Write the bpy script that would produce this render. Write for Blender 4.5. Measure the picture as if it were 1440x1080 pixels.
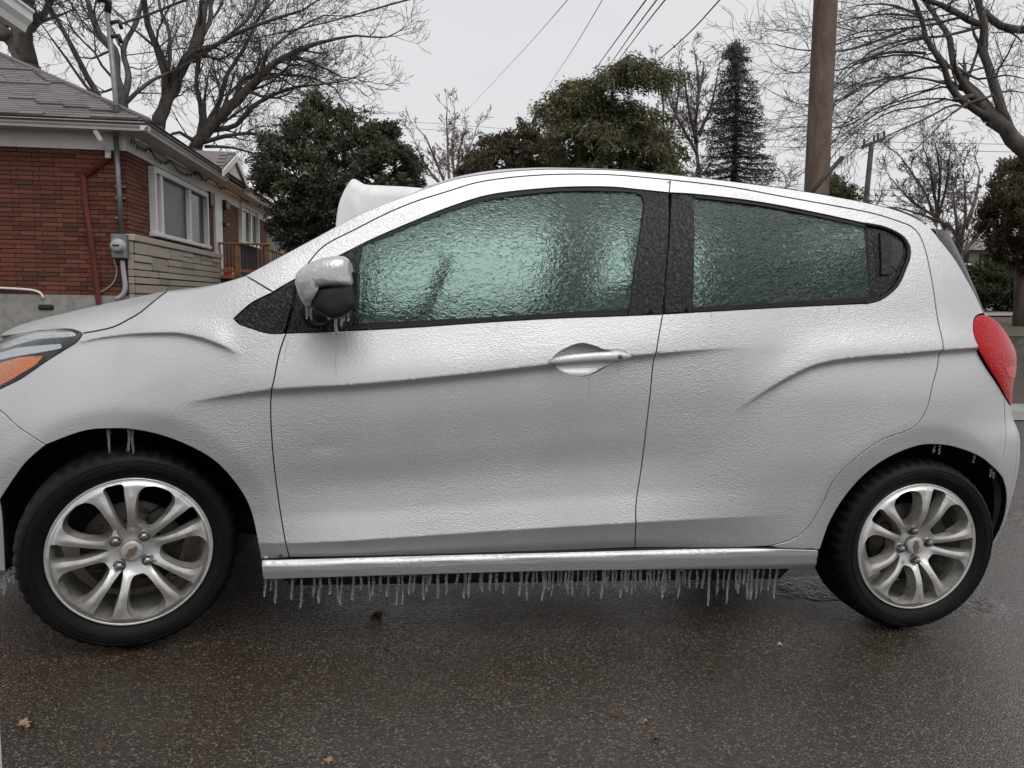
import bpy, bmesh, math, random
import numpy as np
from mathutils import Matrix, Vector
from mathutils.geometry import delaunay_2d_cdt
rnd=random.Random(7); nrs=np.random.RandomState(7)
sc=bpy.context.scene
for o in list(bpy.data.objects): bpy.data.objects.remove(o,do_unlink=True)
F=1080.0
CAM=np.array([0.696,-2.169,1.028]); YAW,PITCH,ROLL=(math.radians(a) for a in (9.05,6.58,2.60))
def cam_basis(yaw,pitch,roll):
    w=np.array([math.sin(yaw)*math.cos(pitch),math.cos(yaw)*math.cos(pitch),-math.sin(pitch)])
    r=np.cross(w,[0,0,1.0]);r/=np.linalg.norm(r);u=np.cross(r,w)
    return r*math.cos(roll)+u*math.sin(roll),-r*math.sin(roll)+u*math.cos(roll),w
CR,CU,CW=cam_basis(YAW,PITCH,ROLL)
def ray(u,v):
    u=np.asarray(u,float);v=np.asarray(v,float)
    return CW+np.multiply.outer((u-720)/F,CR)-np.multiply.outer((v-540)/F,CU)
def project(P):
    d=np.asarray(P,float)-CAM
    dw=d@CW
    return np.stack([720+F*(d@CR)/dw,540-F*(d@CU)/dw],-1)
def spline(xs,ys):
    # monotone cubic (PCHIP) through the knots, tabulated finely
    xs=np.array(xs,float);ys=np.array(ys,float);h=np.diff(xs);d=np.diff(ys)/h
    m=np.zeros(len(xs));m[0]=d[0];m[-1]=d[-1]
    for i in range(1,len(xs)-1):
        if d[i-1]*d[i]>0:
            w1=2*h[i]+h[i-1];w2=h[i]+2*h[i-1];m[i]=(w1+w2)/(w1/d[i-1]+w2/d[i])
    X=np.linspace(xs[0],xs[-1],2000)
    k=np.clip(np.searchsorted(xs,X)-1,0,len(xs)-2);t=(X-xs[k])/h[k]
    Y=(2*t**3-3*t**2+1)*ys[k]+(t**3-2*t**2+t)*h[k]*m[k]+(-2*t**3+3*t**2)*ys[k+1]+(t**3-t**2)*h[k]*m[k+1]
    def f(x):
        x=np.asarray(x,float)
        r=np.interp(x,X,Y)
        return r+np.where(x<xs[0],(x-xs[0])*m[0],0)+np.where(x>xs[-1],(x-xs[-1])*m[-1],0)
    return f
def sst(a,b,x):
    t=np.clip((np.asarray(x,float)-a)/(b-a),0,1);return t*t*(3-2*t)
YC=0.775
XE=spline([.2,.35,.5,.62,.70,.78,.9,1.0,1.1,1.25,1.38],[2.92,2.97,2.985,2.97,2.92,2.90,2.915,2.90,2.90,2.86,2.82])
XN=spline([.2,.5,.7,.85,.95],[-.66,-.69,-.67,-.63,-.58])
def plan(x,z):
    x=np.asarray(x,float);z=np.asarray(z,float)
    X=np.clip((x-2.15)/(XE(z)-2.15),0,.9995);p=3.6
    yr=.795*(1-(1-X**p)**(1/p))
    X=np.clip((.15-x)/(.15-XN(z)),0,.9995);p=2.8
    return yr+.795*(1-(1-X**p)**(1/p))
# feature curves of the side, as height over length (metres)
CHAR=spline([.1,.383,.6,.876,1.14,1.463,1.632,1.883],[.69,.744,.764,.798,.836,.878,.896,.917])
LOW=spline([.1,.433,1.1,1.432,2.0],[.29,.307,.349,.368,.394])
FLANK=spline([1.6,1.747,1.822,1.889,1.973,2.09,2.234,2.4,2.542,2.8],[.62,.73,.784,.825,.863,.886,.901,.919,.93,.945])
FARC=spline([-.3,-.146,-.076,.023,.119,.176,.233,.273,.33],[.79,.848,.866,.881,.887,.88,.863,.844,.80])
BELT=lambda x:.872+.083*np.asarray(x,float)
ZT=spline([-.6,-.4,-.2,-.05,.03,.15,.25,.38,.5],[.74,.83,.885,.925,.975,1.02,1.07,1.13,1.18])
DOOR=spline([0,.09,.19,.34,.55,.8,1.0],[.005,-.005,-.0150,-.0195,-.0105,.000,.004])
FEND=spline([.1,.3,.45,.6,.7,.78,.85,.90,.93,.95,.975],[-.03,-.010,0,.002,-.006,-.022,-.045,-.075,-.103,-.138,-.20])
QUAR=spline([.1,.3,.45,.6,.75,.9,1.0,1.1],[-.03,-.012,-.002,.006,.006,-.008,-.028,-.05])
def crease(t,J,up=.09,dn=.008,rec=.10):
    tp=np.maximum(t,0);tn=np.minimum(t,0)
    return J*np.where(t>=0,np.exp(-(tp/up)**2),1.6*np.exp(tn/dn)-.6*np.exp(tn/rec))
def ring(x,z,x0,z0,R):
    rr=np.hypot(x-x0,z-z0);s=R-rr;k=.006
    sp=k*np.log1p(np.exp(np.clip(s/k,-40,40)))
    return -.16*np.minimum(sp,.12)
def Yside(x,z):
    x=np.asarray(x,float);z=np.asarray(z,float)
    c=CHAR(x);l=LOW(x);s=np.clip((z-l)/(c-l),0,1)
    t=np.maximum(z-c,0);o=DOOR(s)-.15*t-.5*t*t
    b=np.maximum(l-z,0);o=o-.46*b
    zf=z-(ZT(x)-.95);of=FEND(np.minimum(zf,.99))
    oq=QUAR(np.minimum(z,BELT(x)+.02))
    wf=1-sst(.12,.62,x);wq=sst(1.35,2.0,x)
    dz=np.maximum(z-BELT(x)-.0,0)
    tum=.24*dz+.42*dz*dz
    wtop=sst(.38,.62,x)
    od=o*(1-wq)+oq*wq
    od=np.where(z>BELT(x),(-.15*(BELT(x)-c)-.5*(BELT(x)-c)**2+.004)*(1-wq)+QUAR(BELT(x))*wq-tum,od)
    O=of*wf+od*(1-wf)
    O=O+crease(z-c,.0125,rec=.13)*sst(.12,.42,x)*(1-sst(1.3,1.75,x))
    O=O+crease(z-FLANK(x),.0135,up=.07,rec=.13)*sst(1.70,1.95,x)*(1-sst(2.6,2.85,x))
    O=O+crease(z-FARC(x),.010,up=.05,rec=.07)*sst(-.3,-.05,x)*(1-sst(.22,.30,x))
    O=O+ring(x,z,0,.285,.395)*(1-sst(.42,.5,x))+ring(x,z,2.385,.285,.395)*sst(1.95,2.0,x)
    O=O-.0016*np.exp(-(((x-.52)/.035)**2+((z-.585)/.018)**2))
    return plan(x,z)-.012-O
def to_side(px,Yf=Yside,it=60):
    px=np.asarray(px,float).reshape(-1,2);R=ray(px[:,0],px[:,1]);y=np.zeros(len(px))
    for _ in range(it):
        t=(y-CAM[1])/R[:,1];x=CAM[0]+t*R[:,0];z=CAM[2]+t*R[:,2]
        y=.5*y+.5*np.clip(Yf(x,z),-.1,.6)
    return np.stack([x,z],1)

# ---------------------------------------------------------------- camera
cd=bpy.data.cameras.new('camera'); cam=bpy.data.objects.new('camera',cd); sc.collection.objects.link(cam)
cd.sensor_width=36; cd.lens=27.0; cd.clip_start=.02; cd.clip_end=3000
m=Matrix.Identity(4)
for i in range(3):
    m[i][0]=CR[i]; m[i][1]=CU[i]; m[i][2]=-CW[i]; m[i][3]=CAM[i]
cam.matrix_world=m; sc.camera=cam
# ---------------------------------------------------------------- sky and light: flat overcast day
SUN_EL,SUN_AZ=math.radians(60),math.radians(158)
world=bpy.data.worlds.new("World"); sc.world=world; world.use_nodes=True
nt=world.node_tree; nt.nodes.clear()
sky=nt.nodes.new('ShaderNodeTexSky'); sky.sky_type='NISHITA'; sky.sun_disc=False
sky.sun_elevation=SUN_EL; sky.sun_rotation=SUN_AZ; sky.air_density=1.0; sky.dust_density=4.0
tc=nt.nodes.new('ShaderNodeTexCoord'); nz=nt.nodes.new('ShaderNodeTexNoise'); nz.inputs['Scale'].default_value=1.6; nz.inputs['Detail'].default_value=3
mp=nt.nodes.new('ShaderNodeMapping'); mp.inputs['Scale'].default_value=(1,1,3)
nt.links.new(tc.outputs['Generated'],mp.inputs[0]); nt.links.new(mp.outputs[0],nz.inputs['Vector'])
cr=nt.nodes.new('ShaderNodeValToRGB'); cr.color_ramp.elements[0].position=.3; cr.color_ramp.elements[1].position=.75
cr.color_ramp.elements[0].color=(6.75,6.8,6.98,1); cr.color_ramp.elements[1].color=(7.2,7.22,7.3,1)
nt.links.new(nz.outputs['Fac'],cr.inputs[0])
mx=nt.nodes.new('ShaderNodeMix'); mx.data_type='RGBA'; mx.inputs['Factor'].default_value=.95
nt.links.new(sky.outputs[0],mx.inputs[6]); nt.links.new(cr.outputs[0],mx.inputs[7])
bg=nt.nodes.new('ShaderNodeBackground'); bg.inputs['Strength'].default_value=.10
wo=nt.nodes.new('ShaderNodeOutputWorld'); nt.links.new(mx.outputs[2],bg.inputs[0]); nt.links.new(bg.outputs[0],wo.inputs[0])
sl=bpy.data.lights.new('sun','SUN'); sl.energy=1.25; sl.angle=math.radians(50); sl.color=(1,.98,.95)
so=bpy.data.objects.new('sun',sl); sc.collection.objects.link(so)
sd=Vector((math.sin(SUN_AZ)*math.cos(SUN_EL),math.cos(SUN_AZ)*math.cos(SUN_EL),math.sin(SUN_EL)))
so.rotation_euler=sd.to_track_quat('Z','Y').to_euler()
sc.view_settings.view_transform='Standard'; sc.view_settings.look='None'; sc.view_settings.exposure=.16; sc.view_settings.gamma=1
sc.view_settings.use_curve_mapping=False
sc.cycles.max_bounces=14; sc.cycles.transmission_bounces=12; sc.cycles.transparent_max_bounces=12; sc.cycles.diffuse_bounces=4; sc.cycles.glossy_bounces=5
sc.cycles.caustics_refractive=True; sc.cycles.caustics_reflective=False; sc.cycles.blur_glossy=.5; sc.cycles.sample_clamp_indirect=6
# ---------------------------------------------------------------- materials
MATS={}
class NB:
    def __init__(s,name):
        s.m=bpy.data.materials.new(name); s.m.use_nodes=True; s.t=s.m.node_tree; s.t.nodes.clear()
        s.out=s.n('ShaderNodeOutputMaterial'); s.p=s.n('ShaderNodeBsdfPrincipled'); s.l(s.p.outputs[0],s.out.inputs[0])
        s.tc=s.n('ShaderNodeTexCoord')
    def n(s,t,**k):
        x=s.t.nodes.new(t)
        for a,b in k.items(): setattr(x,a,b)
        return x
    def l(s,a,b): s.t.links.new(a,b)
    def set(s,**k):
        for a,b in k.items():
            i=s.p.inputs[a.replace('_',' ')]
            i.default_value=(*b,1) if isinstance(b,tuple) and len(b)==3 else b
        return s
    def map(s,scale=(1,1,1),src='Object',rot=(0,0,0)):
        mp=s.n('ShaderNodeMapping'); mp.inputs['Scale'].default_value=scale; mp.inputs['Rotation'].default_value=rot
        s.l(s.tc.outputs[src],mp.inputs[0]); return mp.outputs[0]
    def noise(s,scale,detail=3,rough=.5,vec=None,dist=0):
        x=s.n('ShaderNodeTexNoise'); x.inputs['Scale'].default_value=scale; x.inputs['Detail'].default_value=detail
        x.inputs['Roughness'].default_value=rough; x.inputs['Distortion'].default_value=dist
        s.l(vec if vec is not None else s.tc.outputs['Object'],x.inputs['Vector']); return x.outputs['Fac']
    def voro(s,scale,vec=None,feature='F1',out='Distance',smooth=None):
        x=s.n('ShaderNodeTexVoronoi',feature=feature); x.inputs['Scale'].default_value=scale
        if smooth is not None: x.inputs['Smoothness'].default_value=smooth
        s.l(vec if vec is not None else s.tc.outputs['Object'],x.inputs['Vector']); return x.outputs[out]
    def ramp(s,f,stops,interp='LINEAR'):
        x=s.n('ShaderNodeValToRGB'); e=x.color_ramp.elements; x.color_ramp.interpolation=interp
        while len(e)<len(stops): e.new(.5)
        for q,(p,c) in zip(e,stops):
            q.position=p; q.color=(*c,1) if isinstance(c,tuple) else (c,c,c,1)
        s.l(f,x.inputs[0]); return x.outputs[0]
    def math(s,op,a,b=None,c=None):
        x=s.n('ShaderNodeMath',operation=op)
        for i,v in enumerate((a,b,c)):
            if v is None: continue
            if hasattr(v,'links'): s.l(v,x.inputs[i])
            else: x.inputs[i].default_value=v
        return x.outputs[0]
    def mix(s,f,a,b,blend='MIX'):
        x=s.n('ShaderNodeMix',data_type='RGBA',blend_type=blend)
        for i,v in ((0,f),(6,a),(7,b)):
            if hasattr(v,'links'): s.l(v,x.inputs[i])
            else: x.inputs[i].default_value=(*v,1) if isinstance(v,tuple) else v
        return x.outputs[2]
    def bump(s,h,dist=.002,strength=1.0,normal=None,coat=True):
        x=s.n('ShaderNodeBump'); x.inputs['Distance'].default_value=dist; x.inputs['Strength'].default_value=strength
        s.l(h,x.inputs['Height'])
        if normal is not None: s.l(normal,x.inputs['Normal'])
        s.l(x.outputs[0],s.p.inputs['Normal'])
        if coat: s.l(x.outputs[0],s.p.inputs['Coat Normal'])
        return x.outputs[0]
    def col(s,c): s.l(c,s.p.inputs['Base Color']); return s
    def rough(s,c): s.l(c,s.p.inputs['Roughness']); return s
def plain(name,color,rough=.6,metal=0,bs=None,bd=.002,bstr=.6,var=0,vscale=6,**k):
    b=NB(name).set(Base_Color=color,Roughness=rough,Metallic=metal,**k)
    if var:
        f=b.noise(vscale,4,.6)
        b.col(b.ramp(f,[(.3,tuple(c*(1-var) for c in color)),(.7,tuple(min(1,c*(1+var)) for c in color))]))
    if bs: b.bump(b.noise(bs,3,.55),bd,bstr)
    MATS[name]=b.m; return b.m
def ice_height(b,sc_=1.0,el=(1,1,1.35)):
    v=b.map((el[0]*sc_,el[1]*sc_,el[2]*sc_))
    a=b.noise(115,2,.5,v,.6); c=b.voro(150,v,'SMOOTH_F1',smooth=.8); d=b.noise(42,2,.5,v,.4)
    h=b.math('MULTIPLY_ADD',c,-.45,a); return b.math('MULTIPLY_ADD',d,.55,h)
# silver paint under a skin of pebbled glaze ice
b=NB('silver_paint_iced'); b.set(Metallic=.62,Roughness=.35,Coat_Weight=.40,Coat_Roughness=.14,Coat_IOR=1.31)
f=b.noise(3.2,4,.6); b.col(b.ramp(f,[(.3,(.60,.60,.605)),(.7,(.665,.665,.67))]))
g=b.noise(2.1,4,.6,b.map((1,1,1))); st=b.ramp(g,[(.38,.3),(.64,1.15)])
x=b.bump(ice_height(b,1.7),.00135,1.0); bn=x.node; b.l(st,bn.inputs['Strength'])
PAINT=b.m
# black gloss trim with ripples of ice
b=NB('black_trim_iced'); b.set(Base_Color=(.007,.007,.008),Roughness=.24,Specular_IOR_Level=.32)
h=b.noise(70,2,.5,b.map((1.5,1,.75),rot=(0,.3,0)),1.2); b.bump(h,.006); TRIM=b.m
b=NB('rubber_seal'); b.set(Base_Color=(.006,.006,.006),Roughness=.5,Specular_IOR_Level=.3); b.bump(b.noise(120),.002); SEAL=b.m
def glassmat(name,tint,rough,bs,bd,ior=1.31,fine=.35,fs=.13,ft=.3,scat=(.20,.36,.30),trans=(.5,.8,.7)):
    b=NB(name); b.set(Base_Color=tint,Roughness=rough,IOR=ior,Transmission_Weight=1.0)
    v=b.map((1,1,1.45)); h=b.noise(bs,2.0,.5,v,1.5); h2=b.noise(bs*2.6,1,.5,v,.6)
    msk=b.ramp(b.noise(3.0,3,.6),[(.3,.7),(.7,1.0)])
    x=b.bump(b.math('MULTIPLY_ADD',h2,fine,h),bd); b.l(msk,x.node.inputs['Strength'])
    df=b.n('ShaderNodeBsdfDiffuse'); df.inputs[0].default_value=(*scat,1); b.l(x,df.inputs['Normal'])
    tr=b.n('ShaderNodeBsdfTranslucent'); tr.inputs[0].default_value=(*trans,1)
    m1=b.n('ShaderNodeMixShader'); m1.inputs[0].default_value=ft; b.l(df.outputs[0],m1.inputs[1]); b.l(tr.outputs[0],m1.inputs[2])
    m2=b.n('ShaderNodeMixShader'); m2.inputs[0].default_value=fs; b.l(b.p.outputs[0],m2.inputs[1]); b.l(m1.outputs[0],m2.inputs[2]); b.l(m2.outputs[0],b.out.inputs[0])
    return b.m
GLASS=glassmat('green_glass_iced',(.69,1.0,.885),.03,46,.0042,fine=.06,fs=.035,scat=(.16,.33,.27))
GLASSF=glassmat('far_glass_iced',(.97,1.0,.985),.14,60,.002,fs=.80,ft=.96,scat=(.8,.9,.88),trans=(.99,1,.99))
WIND=glassmat('windscreen_iced',(.9,.97,.95),.2,60,.003,fs=.85,ft=.35,scat=(.80,.82,.82),trans=(.9,.95,.93))
ICE=NB('clear_ice'); ICE.set(Base_Color=(.96,.98,1),Roughness=.05,IOR=1.31,Transmission_Weight=.93,Subsurface_Weight=0.0)
ICE.bump(ICE.noise(230,2,.5),.002); ICE=ICE.m
ICEW=NB('frosted_ice'); ICEW.set(Base_Color=(.56,.555,.55),Roughness=.3,Metallic=.55,Coat_Weight=.35,Coat_Roughness=.12); ICEW.bump(ICEW.noise(60,3,.55,ICEW.map((1,1,.6))),.003); ICEW=ICEW.m
b=NB('tyre_rubber'); b.set(Roughness=.55); b.col(b.ramp(b.noise(9,5,.65),[(.35,(.004,.004,.0043)),(.66,(.009,.0085,.0085)),(.85,(.022,.021,.020))]))
b.bump(b.noise(160,3,.6),.001); b.set(Specular_IOR_Level=.18); TYRE=b.m
b=NB('rim_alloy'); b.set(Metallic=.75,Roughness=.29)
f=b.noise(16,5,.65); b.col(b.ramp(f,[(.26,(.34,.31,.26)),(.40,(.63,.62,.60)),(.7,(.74,.735,.72))])); b.bump(b.noise(140,3,.6),.0006); RIM=b.m
b=NB('rim_barrel'); b.set(Metallic=.3,Roughness=.5); b.col(b.ramp(b.noise(12,5,.7),[(.3,(.10,.09,.07)),(.48,(.30,.285,.25)),(.7,(.54,.53,.50))])); RIMB=b.m
NUT=plain('chrome_nut',(.22,.22,.22),.25,.9)
HUBC=plain('hub_cap_grey',(.50,.49,.48),.4,.4,bs=90,bd=.001)
GOLD=plain('emblem_metal',(.26,.19,.13),.35,.6)
DARK=plain('black_plastic_and_gap_shade',(.010,.010,.011),.5,bs=150,bd=.001)
LINER=plain('wheel_arch_liner',(.006,.006,.006),.75,bs=60,bd=.003)
INTER=plain('interior_cloth',(.020,.021,.022),.85,bs=200,bd=.001)
HEADL=plain('headliner',(.10,.105,.10),.9)
DISC=plain('brake_disc',(.055,.045,.04),.5,.6,var=.4,vscale=30)
LENS=NB('headlight_lens'); LENS.set(Base_Color=(.9,.92,.93),Roughness=.06,IOR=1.3,Transmission_Weight=1.0); LENS.bump(ice_height(LENS),.0012); LENS=LENS.m
CHROME=plain('headlight_reflector',(.75,.76,.77),.3,.6,bs=70,bd=.004)
ORANGE=NB('amber_lens'); ORANGE.set(Base_Color=(1.0,.22,.012),Roughness=.2,Coat_Weight=.6); ORANGE.bump(ice_height(ORANGE),.003); ORANGE=ORANGE.m
RED=NB('red_lens'); RED.set(Roughness=.28,Coat_Weight=.18,Coat_Roughness=.06,Specular_IOR_Level=.3,Base_Color=(.50,.002,.007)); RED.bump(ice_height(RED,.8),.0022)
RED=RED.m
RED2=NB('red_lens_bright'); RED2.set(Roughness=.2,Coat_Weight=.2,Base_Color=(.78,.006,.012)); RED2.bump(ice_height(RED2,.8),.002); RED2=RED2.m
# ---------------------------------------------------------------- mesh helpers
COL=sc.collection
def link(name,me,mats,parent=None,smooth=True,inv=True):
    o=bpy.data.objects.new(name,me); COL.objects.link(o)
    for mt in (mats if isinstance(mats,(list,tuple)) else [mats]):
        if not me.materials or mt.name not in [q.name for q in me.materials]: me.materials.append(mt)
    if parent is not None:
        o.parent=parent
        if inv: o.matrix_parent_inverse=WM[parent.name].inverted()
    WM[o.name]=Matrix.Identity(4)
    return o
WM={}
def tag(o,label=None,cat=None,group=None,kind=None):
    if label: o['label']=label
    if cat: o['category']=cat
    if group: o['group']=group
    if kind: o['kind']=kind
    return o
def empty(name,loc=(0,0,0),rot=None,parent=None):
    o=bpy.data.objects.new(name,None); COL.objects.link(o); o.empty_display_size=.1
    mw=Matrix.Translation(Vector(loc)) if rot is None else rot
    if parent is not None:
        o.parent=parent; o.matrix_parent_inverse=WM[parent.name].inverted()
    o.matrix_local=mw if parent is None else mw
    WM[o.name]=mw
    return o
class MB:
    def __init__(s): s.v=[];s.f=[];s.n=0;s.sm=[];s.mi=[]
    def add(s,v,f,smooth=True,mi=0):
        v=np.asarray(v,float).reshape(-1,3); s.v.append(v); k=s.n
        for q in f: s.f.append(tuple(int(i)+k for i in q))
        s.sm+= [smooth]*len(f); s.mi+=[mi]*len(f); s.n+=len(v); return s
    def mesh(s,name):
        me=bpy.data.meshes.new(name)
        V=np.concatenate(s.v) if s.v else np.zeros((0,3))
        me.from_pydata(V.tolist(),[],s.f); me.polygons.foreach_set('use_smooth',s.sm)
        if any(s.mi): me.polygons.foreach_set('material_index',s.mi)
        me.update(); return me
    def build(s,name,mats,parent=None,fix=False):
        me=s.mesh(name)
        if fix:
            bm=bmesh.new(); bm.from_mesh(me); bmesh.ops.recalc_face_normals(bm,faces=bm.faces); bm.to_mesh(me); bm.free()
        o=link(name,me,mats,parent)
        if isinstance(mats,(list,tuple)):
            pass
        return o
    def box(s,c,d,M=None,mi=0,bev=0):
        c=np.array(c,float);d=np.array(d,float)/2
        if bev<=0:
            v=np.array([[x,y,z] for x in(-1,1) for y in(-1,1) for z in(-1,1)],float)*d+c
            f=[(0,1,3,2),(4,6,7,5),(0,4,5,1),(2,3,7,6),(0,2,6,4),(1,5,7,3)]
        else:
            v=[];
            for sx in(-1,1):
                for sy in(-1,1):
                    for sz in(-1,1):
                        for ax in range(3):
                            p=np.array([sx,sy,sz],float)*(d-bev); p[ax]=[sx,sy,sz][ax]*d[ax]; v.append(p+c)
            I=lambda x,y,z,a:((x*2+y)*2+z)*3+a
            f=[]
            for a in range(3):
                b_,c_=[q for q in range(3) if q!=a]
                for s_ in(0,1):
                    q=[]
                    for (i,j) in((0,0),(1,0),(1,1),(0,1)):
                        k=[0,0,0];k[a]=s_;k[b_]=i;k[c_]=j;q.append(I(*k,a))
                    f.append(tuple(q))
            for a in range(3):
                b_,c_=[q for q in range(3) if q!=a]
                for i in(0,1):
                    for j in(0,1):
                        k0=[0,0,0];k0[b_]=i;k0[c_]=j;k1=list(k0);k1[a]=1
                        f.append((I(*k0,b_),I(*k1,b_),I(*k1,c_),I(*k0,c_)))
            for k in range(8): f.append((k*3,k*3+1,k*3+2))
            v=np.array(v)
        if M is not None: M=np.array(M); v=v@M[:3,:3].T+M[:3,3]
        return s.add(v,f,False,mi)
    def tube(s,P,r,k=8,cap=True,smooth=True,mi=0):
        P=np.asarray(P,float);n=len(P);r=np.broadcast_to(np.asarray(r,float),(n,))
        T=np.gradient(P,axis=0);T/=np.maximum(np.linalg.norm(T,axis=1,keepdims=True),1e-9)
        a=np.array([0,0,1.0]) if abs(T[0][2])<.9 else np.array([1.0,0,0])
        N=np.cross(T,a);N/=np.maximum(np.linalg.norm(N,axis=1,keepdims=True),1e-9);B=np.cross(T,N)
        th=np.arange(k)*2*np.pi/k
        V=P[:,None]+r[:,None,None]*(np.cos(th)[None,:,None]*N[:,None]+np.sin(th)[None,:,None]*B[:,None])
        f=[(i*k+j,i*k+(j+1)%k,(i+1)*k+(j+1)%k,(i+1)*k+j) for i in range(n-1) for j in range(k)]
        if cap: f+= [tuple(range(k))[::-1],tuple((n-1)*k+j for j in range(k))]
        return s.add(V.reshape(-1,3),f,smooth,mi)
    def lathe(s,prof,N=48,M=None,smooth=True,mi=0,mod=None):
        # prof: (radius, axial); axis is local y
        pr=np.array(prof,float);th=np.arange(N)*2*np.pi/N;n=len(pr)
        R=np.repeat(pr[None,:,0],N,0)
        if mod is not None: R=R+mod(th,pr)
        V=np.stack([R*np.cos(th)[:,None],np.repeat(pr[None,:,1],N,0),R*np.sin(th)[:,None]],-1)
        f=[(i*n+j,i*n+j+1,((i+1)%N)*n+j+1,((i+1)%N)*n+j) for i in range(N) for j in range(n-1)]
        V=V.reshape(-1,3)
        if M is not None: M=np.array(M); V=V@M[:3,:3].T+M[:3,3]
        return s.add(V,f,smooth,mi)
    def grid(s,G,smooth=True,mi=0,flip=False):
        G=np.asarray(G,float);a,b_=G.shape[:2]
        f=[(i*b_+j,(i+1)*b_+j,(i+1)*b_+j+1,i*b_+j+1) for i in range(a-1) for j in range(b_-1)]
        if flip: f=[q[::-1] for q in f]
        return s.add(G.reshape(-1,3),f,smooth,mi)
def catmull(P,step,closed=False):
    P=np.asarray(P,float)
    if len(P)==2:
        n=max(1,int(math.ceil(np.linalg.norm(P[1]-P[0])/step))); t=np.linspace(0,1,n+1)[:,None]; return P[0]*(1-t)+P[1]*t
    Q=np.vstack([2*P[0]-P[1],P,2*P[-1]-P[-2]]);out=[]
    for i in range(1,len(Q)-2):
        p0,p1,p2,p3=Q[i-1:i+3]
        d=[max(np.linalg.norm(b-a),1e-6)**.5 for a,b in((p0,p1),(p1,p2),(p2,p3))]
        t0,t1=0,d[0];t2=t1+d[1];t3=t2+d[2]
        n=max(1,int(math.ceil(np.linalg.norm(p2-p1)/step)));t=(t1+(t2-t1)*np.arange(n)/n)[:,None]
        A1=(t1-t)/(t1-t0)*p0+(t-t0)/(t1-t0)*p1;A2=(t2-t)/(t2-t1)*p1+(t-t1)/(t2-t1)*p2;A3=(t3-t)/(t3-t2)*p2+(t-t2)/(t3-t2)*p3
        B1=(t2-t)/(t2-t0)*A1+(t-t0)/(t2-t0)*A2;B2=(t3-t)/(t3-t1)*A2+(t-t1)/(t3-t1)*A3
        out.append((t2-t)/(t2-t1)*B1+(t-t1)/(t2-t1)*B2)
    out.append(P[-1:]);return np.vstack(out)
def inside(P,poly):
    x,y=P[:,0],P[:,1];c=np.zeros(len(P),bool);n=len(poly);j=n-1
    for i in range(n):
        xi,yi=poly[i];xj,yj=poly[j]
        if yi!=yj:
            c^=((yi>y)!=(yj>y))&(x<(xj-xi)*(y-yi)/(yj-yi)+xi)
        j=i
    return c
def area(p): return .5*np.sum(p[:,0]*np.roll(p[:,1],-1)-np.roll(p[:,0],-1)*p[:,1])
def shrink(p,g):
    if area(p)<0: p=p[::-1]
    a=p-np.roll(p,1,0);b=np.roll(p,-1,0)-p
    na=np.stack([-a[:,1],a[:,0]],1);nb=np.stack([-b[:,1],b[:,0]],1)
    na/=np.maximum(np.linalg.norm(na,axis=1,keepdims=True),1e-9);nb/=np.maximum(np.linalg.norm(nb,axis=1,keepdims=True),1e-9)
    n=na+nb;l=np.maximum(np.linalg.norm(n,axis=1,keepdims=True),.5);n=n/l
    k=1/np.maximum(np.sum(n*nb,1,keepdims=True),.5)
    return p+n*g*k
def dedupe(p,eps):
    keep=[0]
    for i in range(1,len(p)):
        if np.linalg.norm(p[i]-p[keep[-1]])>eps: keep.append(i)
    if np.linalg.norm(p[keep[-1]]-p[0])<=eps: keep.pop()
    return p[keep]
def cdt(polys,grid,extra=None,lo=None):
    # polys[0] outer, others holes; returns 2d verts, tris, boundary index loops
    pts=np.vstack(polys);E=[];k=0;loops=[]
    for p in polys:
        n=len(p);E+=[(k+i,k+(i+1)%n) for i in range(n)];loops.append((k,n));k+=n
    mn,mxx=polys[0].min(0),polys[0].max(0)
    gx=np.arange(mn[0],mxx[0],grid);gy=np.arange(mn[1],mxx[1],grid*.87)
    X,Y=np.meshgrid(gx,gy);X=X+(np.arange(len(gy))%2)[:,None]*grid*.5
    G=np.stack([X.ravel(),Y.ravel()],1)
    if extra is not None and len(extra): G=np.vstack([extra,G])
    G=G[inside(G,polys[0])]
    for h in polys[1:]: G=G[~inside(G,h)]
    if len(G):
        ok=np.ones(len(G),bool)
        for s0 in range(0,len(G),2000):
            d=np.linalg.norm(G[s0:s0+2000,None]-pts[None],axis=2).min(1); ok[s0:s0+2000]=d>grid*.5
        G=G[ok]
    A=np.vstack([pts,G]);vv,_,ff,_,_,_=delaunay_2d_cdt([Vector(q) for q in A],E,[],0,1e-7)
    V=np.array([tuple(q) for q in vv]);T=np.array([t for t in ff if len(t)==3])
    C=V[T].mean(1);k=inside(C,polys[0])
    for h in polys[1:]: k&=~inside(C,h)
    return V,T[k],loops
# ================================================================ CAR
car=empty('hatchback_car',(1.2,.775,0))
tag(car,'silver four-door hatchback glazed in ice with icicles hanging under its sill','car')
def C(*px,step=.009,Yf=Yside): return catmull(to_side(px,Yf),step)
def L(*xz,step=.009): return catmull(np.array(xz,float),step)
def ring_poly(*segs): return dedupe(np.vstack(segs),.0022)
def feature_pts(poly):
    out=[];x0,x1=poly[:,0].min(),poly[:,0].max();xs=np.arange(x0,x1,.008)
    for f,a,b_,offs in((CHAR,.12,1.75,(-.03,-.021,-.015,-.010,-.006,-.003,-.0005,.002,.007)),(FLANK,1.7,2.85,(-.03,-.021,-.015,-.010,-.006,-.003,-.0005,.002,.007)),
        (FARC,-.3,.3,(-.03,-.021,-.015,-.010,-.006,-.003,-.0005,.002,.007)),(LOW,.3,2.1,(-.008,-.003,0,.003,.008))):
        q=xs[(xs>a)&(xs<b_)]
        for o in offs: out.append(np.stack([q,f(q)+o],1))
    return np.vstack(out) if out else None
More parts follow.
